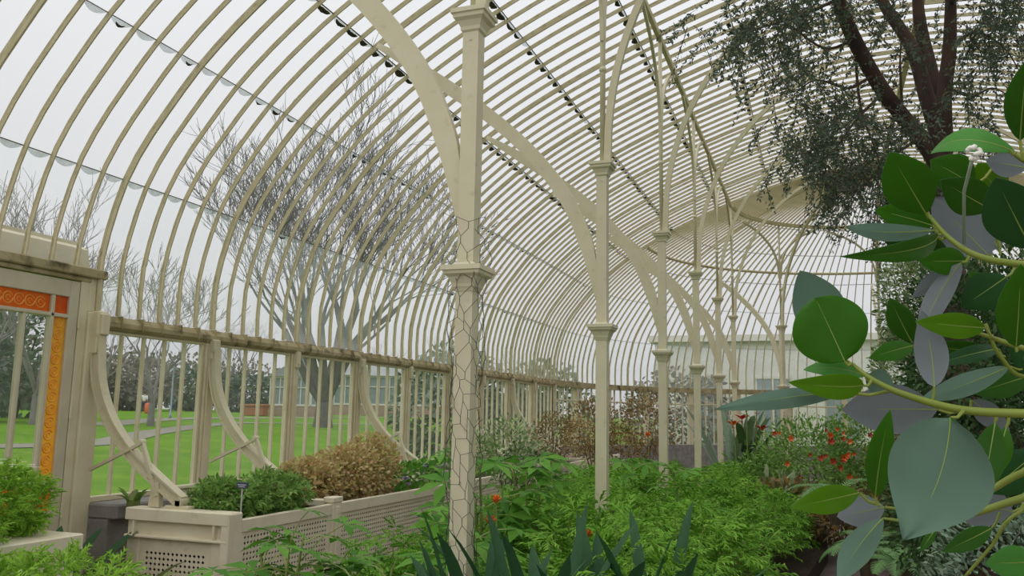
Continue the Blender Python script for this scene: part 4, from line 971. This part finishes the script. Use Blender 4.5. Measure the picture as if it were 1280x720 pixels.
# canna
t = thing('canna', 'canna with red flowers among sword leaves beside the far column', 'plant', (-1.05, 13.3, .17)); m = MB()
for i, (dx, dy, h) in enumerate(((0, 0, 1.62), (.14, .1, 1.58), (-.08, .15, 1.45), (.22, -.05, 1.30), (-.2, 0, 1.36))):
    m.tube([(dx*.5, dy*.5, 0), (dx, dy, h)], [.014, .008], 6, False)
    petals(t, np.array([dx, dy, h]), 5, .13, REDT if i != 4 else ORG, .6); petals(t, np.array([dx, dy, h-.04]), 4, .08, REDT if i != 4 else ORG, .2)
    for k in range(4): strap_leaf((dx*.8, dy*.8, h*(.15+.17*k)), rs.uniform(0, 6.28), .55, .13, 1.15, .5, DRK, t)
m.build('stems', SG, t)
t = thing('red_spike_plant', 'tall thin stems with red flower spikes before the rounded end', 'plant', (-.6, 15.5, .17)); m = MB()
for i in range(9):
    a = rs.uniform(0, 6.28); r_ = rs.uniform(.1, .8); h = rs.uniform(1.4, 1.85); q = np.array([r_*math.cos(a), r_*math.sin(a)*.5, h]); m.tube([q*np.array([.6, .6, 0]), q*np.array([.9, .9, .6]), q], [.009, .007, .004], 4, False)
    for k in range(5): petals(t, q-np.array([0, 0, .06*k]), 4, .045, MT['red_petal'] if i % 3 else ORG, .2)
    for k in range(7): strap_leaf(q*np.array([.8, .8, .2+.1*k]), rs.uniform(0, 6.28), .28, .05, .6, .8, STRAWB, t, 5)
m.build('stems', SG, t)
bush('background_shrub', 'mid green shrub below the red flower spikes', (-.2, 14.6, .17), (.9, .6, .55), 1600, 'leaf', .09, STRAWB, 805, 'bush', None, None, SB, .4, .4, .012)

# arching fronds beside the path
def frond_plant(label, loc, seed, n, ln, mt, name='cycad'):
    rs = np.random.RandomState(seed); t = thing(name, label, 'plant', loc)
    for i in range(n):
        a = 2*math.pi*i/n+rs.uniform(-.3, .3); el = rs.uniform(.6, 1.2); q = np.zeros(3); P = []; L_ = ln*rs.uniform(.8, 1.1)
        for k in range(13):
            P.append(q.copy()); d = np.array([math.cos(a)*math.cos(el), math.sin(a)*math.cos(el), math.sin(el)]); q = q+d*L_/12; el -= .16
        P = np.array(P); m = MB(); m.tube(P, list(np.linspace(.006, .002, 13)), 4, False); V = []; F = []
        for k in range(2, 25):
            f = k/25*12; i0 = int(f); p = P[min(i0, 11)]+(P[min(i0+1, 12)]-P[min(i0, 11)])*(f-i0); tt = P[min(i0+1, 12)]-P[min(i0, 11)]; tt = tt/(np.linalg.norm(tt)+1e-9); sd_ = np.array([-math.sin(a), math.cos(a), 0])
            for sg in (-1, 1):
                l2 = .20*ln*math.sin(math.pi*min(.97, .1+.85*k/25)); e = p+(sd_*sg*.85+tt*.5+np.array([0, 0, -.15]))*l2; wv = tt*.010
                m.add([p-wv, p+wv, e+wv*.3, e-wv*.3], [(0, 1, 2, 3)])
        m.build('frond', mt, t)
    m = MB(); m.lathe((0, 0), [(.07, -.25), (.08, -.05), (.05, .04)], 8); m.build('crown', SB, t); return t
CYC = leafmat('frond_green', ['6f9a5a', '7fa866', '5f8a4d'], .5, .3)
frond_plant('arching pale frond plant beside the path', tuple(pD(1045, 625, 9.0)), 901, 14, .62, CYC)
frond_plant('low frond plant at the edge of the path below the big leaves', tuple(pD(1085, 690, 7.6)), 902, 14, .5, CYC)
frond_plant('frond plant beside the grey-green bush', tuple(pD(1125, 712, 6.6)), 903, 13, .5, CYC)
bush('grey_green_bush', 'dense grey-green bush below the broad-leaved branches', (1.35, 6.0, .1), (.9, .9, .55), 0, 'leaf', .05, GREY, 811, 'bush', None, [((-.1, 0, .55), (.75, .8, .55), 5200), ((.8, -.3, .6), (.7, .7, .55), 4200)], SB, .5, .55, .012)
# dark shrubs and the climber behind the big leaves
bush('dark_shrub', 'tall dark shrub behind the broad-leaved branches', (1.55, 9.6, .1), (1, 1, 1.5), 0, 'leaf', .085, DRK, 812, 'bush', None, [((0, 0, 1.7), (.75, .6, 1.1), 3000), ((.25, .1, 2.6), (.8, .6, .75), 2400), ((.8, -.3, 1.6), (.7, .6, 1.1), 2400)], SB, .3, .4, .03)
bush('dark_shrub', 'dark leafy shrub around the foot of the paperbark tree', (1.75, 8.0, .1), (1, 1, 1.5), 0, 'leaf', .075, DRK, 817, 'bush', None, [((0, 0, 1.2), (.7, .6, .9), 2600), ((.2, .2, 2.0), (.6, .5, .8), 2000)], SB, .3, .4, .03)
q = pD(1205, 430, 6.0)
bush('dense_shrub', 'dense dark green shrub between the paperbark trunk and the broad leaves', (q[0], q[1], .1), (1, 1, 1.5), 0, 'leaf', .06, DRK, 818, 'bush', None, [((-.02, 0, 2.0), (.42, .35, .75), 3000), ((.25, .05, 1.3), (.5, .4, .8), 2600), ((-.2, .1, .9), (.4, .4, .5), 1500)], SB, .3, .4, .02)
bush('mixed_shrub', 'shrub with bronze new growth behind the branches, right of the flowering shrub', (1.0, 10.4, .1), (.9, .9, 1.1), 0, 'leaf', .07, BRN, 813, 'bush', None, [((0, 0, .9), (.6, .6, .7), 1500), ((.4, .2, 1.3), (.6, .6, .7), 1400)], SB, .3, .4, .02)
bush('green_shrub', 'green shrub filling the bed right of the flowering shrub', (1.0, 9.2, .1), (.8, .8, .8), 0, 'leaf', .07, DRK, 814, 'bush', None, [((0, 0, .6), (.5, .6, .5), 1800)], SB, .3, .4, .02)
bush('climbing_plant', 'pale variegated climber growing up a pillar behind the round leaf', (1.05, 11.6, .1), (.4, .4, 1.8), 0, 'leaf', .075, VAR, 815, 'plant', None, [((0, 0, 3.0), (.36, .36, .8), 2000), ((-.05, 0, 2.0), (.42, .4, .8), 2400), ((.1, 0, 1.0), (.5, .5, .8), 2000), ((.3, .2, 3.1), (.4, .4, .7), 1700)], SB, .3, .5, .03)
bush('climbing_shrub', 'dark leafy mass behind the variegated climber', (1.75, 12.2, .1), (.6, .6, 1.8), 0, 'leaf', .08, DRK, 816, 'bush', None, [((0, 0, 2.6), (.7, .6, 1.1), 1800), ((.1, 0, 1.3), (.7, .6, 1.0), 1300), ((.9, .4, 3.0), (.8, .6, .9), 1500)], SB, .3, .4, .03)

# ---------------------------------------------------------------- paperbark tree
TD = 7.0
pt_ = thing('paperbark_tree', 'dark-barked tree with drooping fine grey-green foliage under the glass roof', 'tree', (0, 0, 0))
def tp(x, y, D=TD): return pD(x, y, D)
g0 = tp(1172, 230); base = np.array([g0[0]+.10, g0[1]+.05, .1])
m = MB()
def limb(pts, R): P = bend(pts, 6); m.tube(P, np.interp(np.linspace(0, 1, len(P)), np.linspace(0, 1, len(R)), R), 10, False)
limb([base, base*.5+g0*.5+np.array([.06, 0, 0]), tp(1176, 230), tp(1178, 175)], [.15, .12, .105, .10])
limb([tp(1178, 215), tp(1150, 172), tp(1105, 115), tp(1068, 50, 6.8), tp(1045, -10, 6.6), tp(1035, -60, 6.5), tp(1010, -110, 6.4)], [.07, .062, .062, .06, .05, .03, .008])
limb([tp(1178, 180), tp(1158, 120, 7.1), tp(1140, 60, 7.2), tp(1105, 5, 7.3), tp(1085, -50, 7.4), tp(1070, -105, 7.4)], [.075, .062, .055, .045, .03, .008])
limb([tp(1177, 175), tp(1166, 100, 7.3), tp(1150, 30, 7.4), tp(1146, -40, 7.4), tp(1150, -110, 7.3)], [.07, .06, .055, .035, .008])
limb([tp(1180, 185), tp(1180, 120, 6.9), tp(1187, 60, 6.9), tp(1190, -40, 6.8), tp(1200, -105, 6.8)], [.075, .06, .055, .035, .008])
limb([tp(1190, 0, 6.8), tp(1230, -50, 6.5), tp(1270, -80, 6.3)], [.04, .03, .006])
m.build('trunk', BARKD, pt_, True)
# hanging twigs with small leaves
rs = np.random.RandomState(31); P_ = []; D_ = []; N_ = []; m = MB()
zones = [(905, 45, 55, 20, 22), (945, 55, 55, 35, 40), (1000, 70, 55, 60, 70), (1045, 150, 50, 60, 80), (1080, 215, 50, 45, 60), (1005, 190, 40, 40, 38), (1030, 205, 35, 30, 40), (1095, 150, 30, 60, 32), (1130, 180, 25, 50, 30), (1235, 60, 45, 60, 75), (1255, 20, 40, 30, 40), (1215, 140, 25, 60, 24), (1120, 40, 40, 40, 26), (985, 15, 60, 20, 60), (1070, 15, 60, 25, 26), (1110, 270, 30, 25, 24), (1130, 260, 30, 40, 30), (1060, 250, 35, 25, 25), (1020, -50, 70, 35, 60), (1110, -60, 70, 35, 70), (1200, -60, 70, 35, 60), (1265, -30, 40, 35, 30)]
for cx, cy, sx_, sy_, n_ in zones:
    for i in range(n_):
        x, y = rs.normal(cx, sx_*.55), rs.normal(cy, sy_*.6); D = rs.uniform(5.9, 7.9); p = pD(x, y-14, D); ln = rs.uniform(.18, .45)
        az = rs.uniform(0, 6.28); q = p.copy(); path = [q.copy()]; d = np.array([math.cos(az)*.6, math.sin(az)*.6, -.35]); k = 7
        for j in range(k):
            d = d+np.array([0, 0, -.10])+rs.normal(scale=.08, size=3); d /= np.linalg.norm(d); q = q+d*ln/k; path.append(q.copy())
            for l_ in range(5):
                P_.append(q+rs.normal(scale=.012, size=3)); D_.append(d*.5+rs.normal(scale=.6, size=3)); N_.append(rs.normal(size=3))
        m.tube(path, list(np.linspace(.0035, .0015, len(path))), 3, False)
for pts in ([(1068, 50), (1030, 60), (985, 30), (940, 10)], [(1045, 0), (1000, 20), (950, 35), (915, 50)], [(1105, 115), (1070, 150), (1040, 190), (1010, 200)], [(1150, 172), (1110, 200), (1075, 235), (1040, 240)], [(1090, 95), (1060, 110), (1020, 100), (990, 120)], [(1187, 60), (1220, 40), (1255, 60), (1275, 90)], [(1185, 110), (1215, 120), (1240, 110), (1262, 120)], [(1068, 50), (1075, 130), (1095, 190), (1110, 240)], [(1128, 140), (1125, 80), (1128, 30)]):
    P = bend([pD(a, b_, 6.9) for a, b_ in pts], 5); m.tube(P, list(np.linspace(.014, .004, len(P))), 5, False)
o = m.build('twigs', BARKD, pt_); o['kind'] = 'stuff'
cloud('foliage', P_, D_, N_, np.random.RandomState(2).uniform(.022, .045, len(P_)), 'leaf', PBK, pt_)

# ---------------------------------------------------------------- broad-leaved shrub in the foreground
def bigleaf_mats(nm, top, under, tr=.25):
    a = leafmat(nm+'_upper', [top, top], .38, tr, .22, True); b = leafmat(nm+'_under', [under, under], .6, .18, .25, True); return [a, b]
LM = {'vivid': bigleaf_mats('vivid_leaf', '356c08', '6a8474'), 'yellow': bigleaf_mats('yellowish_leaf', '538408', '6f8870'), 'dark': bigleaf_mats('dark_leaf', '1f4a1c', '5c7468', .15),
      'light': bigleaf_mats('light_leaf', '4a8a34', '5a7562'), 'mid': bigleaf_mats('mid_leaf', '30610f', '647e70'), 'lilac': bigleaf_mats('bloomed_leaf', '3c6430', '747c7e', .1)}
RIBC = mat('midrib_pale', '7f9440', '6f8636', 10, .5); TWIG = mat('young_twig', '7c8a2c', '6c7a24', 12, .5)
sh = thing('broad_leaved_shrub', 'shrub with large glossy oval leaves on green branches beside the path', 'shrub', (.85, 1.15, 0))
SHO = np.array([.85, 1.15, 0])
def big_leaf(b, t, w, D0, D1, cls='vivid', under=False, roll=0, curl=.06, fold=.12, ob=.5, notch=0, wave=0, pet=None, sidebend=0, tip=.32):
    B = pD(b[0], b[1], D0); T = pD(t[0], t[1], D1); ax = T-B; ln = np.linalg.norm(ax); ax /= ln
    view = np.array([0, 0, CZ])-(B+T)/2; view /= np.linalg.norm(view)
    nn = view-(view@ax)*ax; nn /= np.linalg.norm(nn)
    if under: nn = -nn
    sd_ = np.cross(nn, ax); a = math.radians(roll); nn, sd_ = nn*math.cos(a)+sd_*math.sin(a), sd_*math.cos(a)-nn*math.sin(a)
    wm = w*(D0+D1)/2/FPX/2; NU, NV = 9, 19; V = []
    cen = []
    for i in range(NV):
        f = i/(NV-1); g = f**(math.log(.5)/math.log(ob)) if ob != .5 else f
        hw = wm*(math.sin(math.pi*min(1, max(0, g)))**(.5 if notch else .72))*(1-(0 if notch else tip)*f**3)
        f2 = f
        c = B+ax*ln*f2+nn*curl*ln*4*f*(1-f)+sd_*sidebend*ln*4*f*(1-f); cen.append(c)
        for j in range(NU):
            u = j/(NU-1)*2-1
            tipback = -notch*ln*math.exp(-(u/.28)**2)*(f**6) if notch else 0
            z = fold*hw*abs(u)**1.4*1.0-.10*hw*abs(u)**3+wave*wm*math.sin(f*9+2*u)*abs(u)
            V.append(c+sd_*hw*u+nn*z+ax*tipback)
    V = np.array(V); n_ = len(V); F = []; MI = []
    for i in range(NV-1):
        for j in range(NU-1): F.append((i*NU+j, i*NU+j+1, (i+1)*NU+j+1, (i+1)*NU+j))
    k = len(F); F2 = [tuple(x+n_ for x in q[::-1]) for q in F]
    V = np.concatenate([V, V-nn*.0009])-SHO
    # sheets share their upper winding: first is the upper face
    me = np_mesh('leaf', V, np.array(F+F2), LM[cls], np.array([0]*k+[1]*k), True)
    o = link('leaf', me, sh)
    m = MB(); m.tube([p-SHO-nn*.0004 for p in cen[:-1]], list(np.linspace(.0012, .0003, len(cen)-1)), 5, False); m.build('midrib', RIBC, o)
    if pet is not None:
        Q = pD(pet[0], pet[1], pet[2] if len(pet) > 2 else D0); mid = (B+Q)/2+np.array([0, 0, -.004]); m = MB(); m.tube([Q-SHO, mid-SHO, B-SHO], [.0024, .0021, .0018], 6, False); m.build('petiole', TWIG, o)
    return o
def branch(pts, R):
    P = bend([pD(*p)-SHO for p in pts], 6); m = MB(); m.tube(P, np.interp(np.linspace(0, 1, len(P)), np.linspace(0, 1, len(R)), R), 8, True); m.build('branch', TWIG, sh, True)
A_ = 1.15
# the stem stands outside the picture; branches come in from it
st = MB(); st.tube([(0, 0, 0), (.02, .01, .6), (-.02, .03, 1.2), (-.06, .02, 1.75), (-.1, .03, 2.2)], [.022, .02, .016, .012, .007], 10); st.build('main_stem', mat('shrub_bark', '5a5536', '4a462c', 10, .8), sh, True)
def from_stem(z): return np.array([.85+np.interp(z, [0, .6, 1.2, 1.75, 2.2], [0, .02, -.02, -.06, -.1]), 1.15+np.interp(z, [0, .6, 1.2, 1.75, 2.2], [0, .01, .03, .02, .03]), z])
def branch_s(z, pts, R):
    P = bend([from_stem(z)-SHO]+[pD(*p)-SHO for p in pts], 6); m = MB(); m.tube(P, np.interp(np.linspace(0, 1, len(P)), np.linspace(0, 1, len(R)), R), 8, True); m.build('branch', TWIG, sh, True)
branch_s(1.70, [(1400, 345, 1.05), (1280, 331, 1.10), (1225, 321, 1.12), (1188, 299, 1.15), (1158, 266, 1.18)], [.007, .006, .0052, .0045, .0036, .0025])
branch_s(1.45, [(1400, 520, 1.0), (1280, 517, 1.05), (1200, 512, 1.08), (1130, 493, 1.10), (1090, 474, 1.12), (1064, 454, 1.14)], [.008, .0066, .006, .0055, .0045, .0035, .0025])
branch_s(1.40, [(1400, 545, 1.15), (1280, 590, 1.2), (1235, 614, 1.22), (1190, 628, 1.24), (1143, 630, 1.25)], [.008, .006, .0052, .0048, .004, .003])
branch_s(1.35, [(1400, 590, 1.12), (1280, 622, 1.15), (1215, 642, 1.17), (1165, 647, 1.18), (1143, 646, 1.2)], [.008, .006, .0052, .0046, .004, .003])
branch_s(1.55, [(1400, 470, 1.2), (1285, 437, 1.22), (1245, 424, 1.23), (1210, 412, 1.25)], [.006, .005, .004, .0035, .0025])
branch_s(1.30, [(1400, 600, 1.25), (1275, 640, 1.26), (1240, 682, 1.28), (1205, 722, 1.3)], [.005, .003, .0028, .0026, .0022])
branch_s(1.60, [(1400, 420, 1.3), (1290, 470, 1.3), (1250, 445, 1.3), (1232, 405, 1.3)], [.005, .004, .0035, .003, .0025])
branch_s(1.85, [(1400, 190, 1.05), (1300, 205, 1.08), (1262, 188, 1.1), (1245, 180, 1.12)], [.005, .0045, .004, .003, .002])
# leaves: base pixel, tip pixel, width px, depths
L_ = big_leaf
L_((1056, 452), (1019, 372), 92, 1.13, 1.14, 'vivid', False, -8, .02, .06, .50, .07, .03, (1064, 454))
L_((1048, 436), (1000, 338), 66, 1.19, 1.22, 'light', True, 10, .05, .08, .55, 0, 0, (1068, 458))
L_((1080, 482), (985, 478), 34, 1.10, 1.05, 'yellow', False, 12, .10, .2, .45, 0, 0, (1090, 475))
L_((1082, 470), (1004, 462), 26, 1.15, 1.18, 'light', False, -30, .16, .1, .5, 0, 0, (1088, 474))
L_((1082, 472), (1118, 484), 34, 1.16, 1.16, 'light', True, 0, .05, .1, .5, 0, 0, (1092, 476))
L_((1060, 491), (893, 512), 27, 1.12, 1.02, 'light', True, -18, -.05, .35, .55, 0, .05, (1112, 489))
L_((1158, 268), (1112, 190), 64, 1.18, 1.15, 'vivid', False, 4, .03, .1, .52, 0, 0, (1160, 268))
L_((1270, 190), (1163, 192), 36, 1.08, 1.16, 'light', False, -35, .28, .1, .5, 0, 0, (1262, 188))
L_((1275, 176), (1284, 74), 44, 1.05, 1.00, 'mid', False, 10, .03, .1, .5, 0, 0, (1280, 200))
L_((1290, 312), (1244, 222), 74, 1.0, .98, 'dark', False, 6, .02, .12, .52, 0, 0, (1300, 332))
L_((1238, 262), (1176, 225), 50, 1.2, 1.18, 'mid', False, 5, .06, .1, .5, 0, 0, (1250, 310))
L_((1218, 232), (1163, 200), 52, 1.25, 1.24, 'vivid', False, -8, .05, .1, .5, 0, 0, (1245, 205))
L_((1250, 244), (1222, 204), 46, 1.28, 1.27, 'yellow', False, 0, .03, .1, .5, 0, 0, (1262, 262))
L_((1238, 322), (1166, 246), 64, 1.22, 1.25, 'lilac', True, -5, .03, .1, .5, 0, .03, (1238, 318))
L_((1250, 312), (1202, 250), 44, 1.3, 1.32, 'lilac', True, 10, .03, .1, .5, 0, 0, (1250, 318))
L_((1172, 296), (1050, 321), 30, 1.16, 1.06, 'mid', False, 20, .14, .2, .42, 0, 0, (1182, 296))
L_((1168, 288), (1056, 283), 26, 1.2, 1.14, 'light', True, -25, .08, .2, .5, 0, 0, (1178, 292))
L_((1166, 282), (1094, 262), 40, 1.24, 1.24, 'vivid', False, -10, .06, .12, .5, 0, 0, (1176, 290))
L_((1185, 318), (1098, 290), 42, 1.26, 1.22, 'mid', False, 25, .05, .1, .5, 0, 0, (1195, 312))
L_((1208, 326), (1148, 326), 36, 1.22, 1.20, 'vivid', False, 5, .08, .12, .5, 0, 0, (1212, 318))
L_((1196, 332), (1140, 372), 24, 1.24, 1.26, 'lilac', True, 10, .04, .2, .5, 0, 0, (1208, 320))
L_((1202, 328), (1148, 432), 30, 1.2, 1.2, 'lilac', True, -10, .05, .2, .45, 0, 0, (1212, 320), .06)
L_((1168, 484), (1152, 388), 40, 1.14, 1.16, 'lilac', True, 0, .05, .12, .45, 0, .03, (1166, 500), .03)
L_((1232, 410), (1144, 402), 34, 1.15, 1.12, 'yellow', False, 5, .05, .15, .48, 0, 0, (1246, 424))
L_((1258, 346), (1202, 384), 50, 1.2, 1.22, 'dark', False, 5, .05, .1, .5, 0, 0, (1270, 332))
L_((1270, 434), (1276, 330), 52, 1.1, 1.05, 'vivid', False, -8, .04, .12, .48, 0, 0, (1272, 437))
L_((1140, 428), (1112, 372), 34, 1.32, 1.32, 'mid', False, 10, .05, .1, .5, 0, 0)
L_((1142, 432), (1086, 448), 26, 1.3, 1.28, 'vivid', False, -10, .06, .1, .5, 0, 0, (1170, 425))
L_((1172, 512), (1052, 512), 66, 1.24, 1.3, 'lilac', True, 10, .04, .08, .5, 0, 0, (1200, 514))
L_((1262, 458), (1150, 500), 30, 1.3, 1.24, 'light', True, -12, .06, .2, .48, 0, 0, (1285, 460))
L_((1248, 436), (1160, 458), 22, 1.34, 1.3, 'dark', False, -10, .08, .2, .45, 0, 0, (1256, 446))
L_((1246, 440), (1150, 432), 24, 1.36, 1.36, 'mid', False, 10, .05, .2, .5, 0, 0, (1250, 445))
L_((1188, 522), (1128, 676), 130, 1.02, 1.0, 'light', True, 4, .06, .12, .45, 0, .07, (1205, 513), -.08, .6)
L_((1094, 622), (1113, 512), 34, 1.12, 1.08, 'vivid', False, 15, .06, .25, .5, 0, 0, (1100, 632))
L_((1074, 616), (989, 634), 36, 1.15, 1.12, 'yellow', False, 6, .06, .12, .5, 0, 0, (1096, 630))
L_((1106, 634), (1046, 646), 40, 1.2, 1.22, 'lilac', True, 0, .05, .1, .5, 0, 0, (1140, 631))
L_((1104, 648), (1048, 728), 38, 1.18, 1.14, 'light', True, -10, .05, .2, .5, 0, 0, (1143, 646), .05)
L_((1244, 528), (1226, 622), 40, 1.1, 1.08, 'mid', False, 10, .04, .12, .5, 0, 0, (1246, 514))
L_((1258, 534), (1240, 600), 30, 1.16, 1.16, 'vivid', False, -10, .04, .12, .5, 0, 0, (1262, 516))
L_((1296, 566), (1234, 616), 56, 1.25, 1.28, 'dark', False, 0, .04, .1, .5, 0, 0, (1300, 580))
L_((1296, 702), (1232, 704), 44, 1.1, 1.1, 'light', False, 10, .05, .1, .5, 0, 0, (1310, 690))
L_((1266, 640), (1180, 618), 60, 1.34, 1.36, 'lilac', True, 5, .04, .1, .5, 0, 0, (1285, 625))
L_((1240, 660), (1178, 690), 26, 1.3, 1.28, 'mid', False, 10, .05, .2, .5, 0, 0, (1250, 640))
L_((1170, 660), (1150, 690), 12, 1.18, 1.18, 'mid', False, 0, .05, .2, .5, 0, 0, (1185, 646))
L_((1256, 380), (1212, 340), 34, 1.36, 1.36, 'vivid', False, 0, .05, .1, .5, 0, 0)
L_((1286, 470), (1216, 492), 36, 1.36, 1.36, 'mid', False, 0, .05, .1, .5, 0, 0, (1300, 470))
L_((1290, 390), (1276, 470), 40, 1.3, 1.3, 'dark', False, 0, .05, .1, .5, 0, 0, (1300, 380))
L_((1284, 210), (1232, 200), 34, 1.2, 1.22, 'lilac', True, 0, .05, .1, .5, 0, 0, (1300, 210))
L_((1180, 590), (1258, 566), 26, 1.3, 1.3, 'dark', False, 0, .05, .1, .5, 0, 0)
L_((1214, 500), (1262, 540), 30, 1.36, 1.36, 'lilac', True, 0, .05, .1, .5, 0, 0, (1212, 512))
# small white bud cluster
m = MB()
for i in range(12):
    a, b_ = rs.uniform(0, 6.28), rs.uniform(-1, 1); r_ = .0075; c = pD(1217, 191, 1.06)+r_*np.array([math.sqrt(1-b_*b_)*math.cos(a), math.sqrt(1-b_*b_)*math.sin(a), b_])-SHO
    m.lathe((c[0], c[1]), [(.0008, c[2]-.003), (.0034, c[2]-.0015), (.0034, c[2]+.0015), (.0008, c[2]+.003)], 6)
m.build('flower_bud', WHT, sh, True); m = MB(); m.tube([pD(1217, 193, 1.06)-SHO, pD(1212, 212, 1.07)-SHO, pD(1205, 240, 1.12)-SHO, pD(1205, 305, 1.13)-SHO], [.0025, .0022, .0022, .0022], 6); m.build('flower_stalk', mat('bloomed_stalk', '8a9a84', '7c8c74', 10, .6), sh, True)

# pale building seen through the rounded end
t = thing('pale_building', 'pale rendered building outside the rounded end of the glasshouse', 'building', (3, 33, -.12))
m = MB(); m.box(-9, 9, 0, 5, 0, 4.6); m.build('wall', HW, t)
for k in range(7):
    m = MB(); x = -7.6+k*2.4; m.box(x, x+1.1, -.06, .02, 1.0, 3.2); w_ = m.build('window', HG, t); m = MB(); m.bbox(x-.08, x+1.18, -.1, -.04, .9, 1.0); m.bbox(x-.08, x+1.18, -.1, -.04, 3.2, 3.32); m.bbox(x+.51, x+.59, -.1, -.04, 1.0, 3.2); m.build('window_frame', HW, w_)
m = MB(); m.bbox(-9.2, 9.2, -.25, 5.2, 4.6, 4.85); m.build('cornice', HW, t)
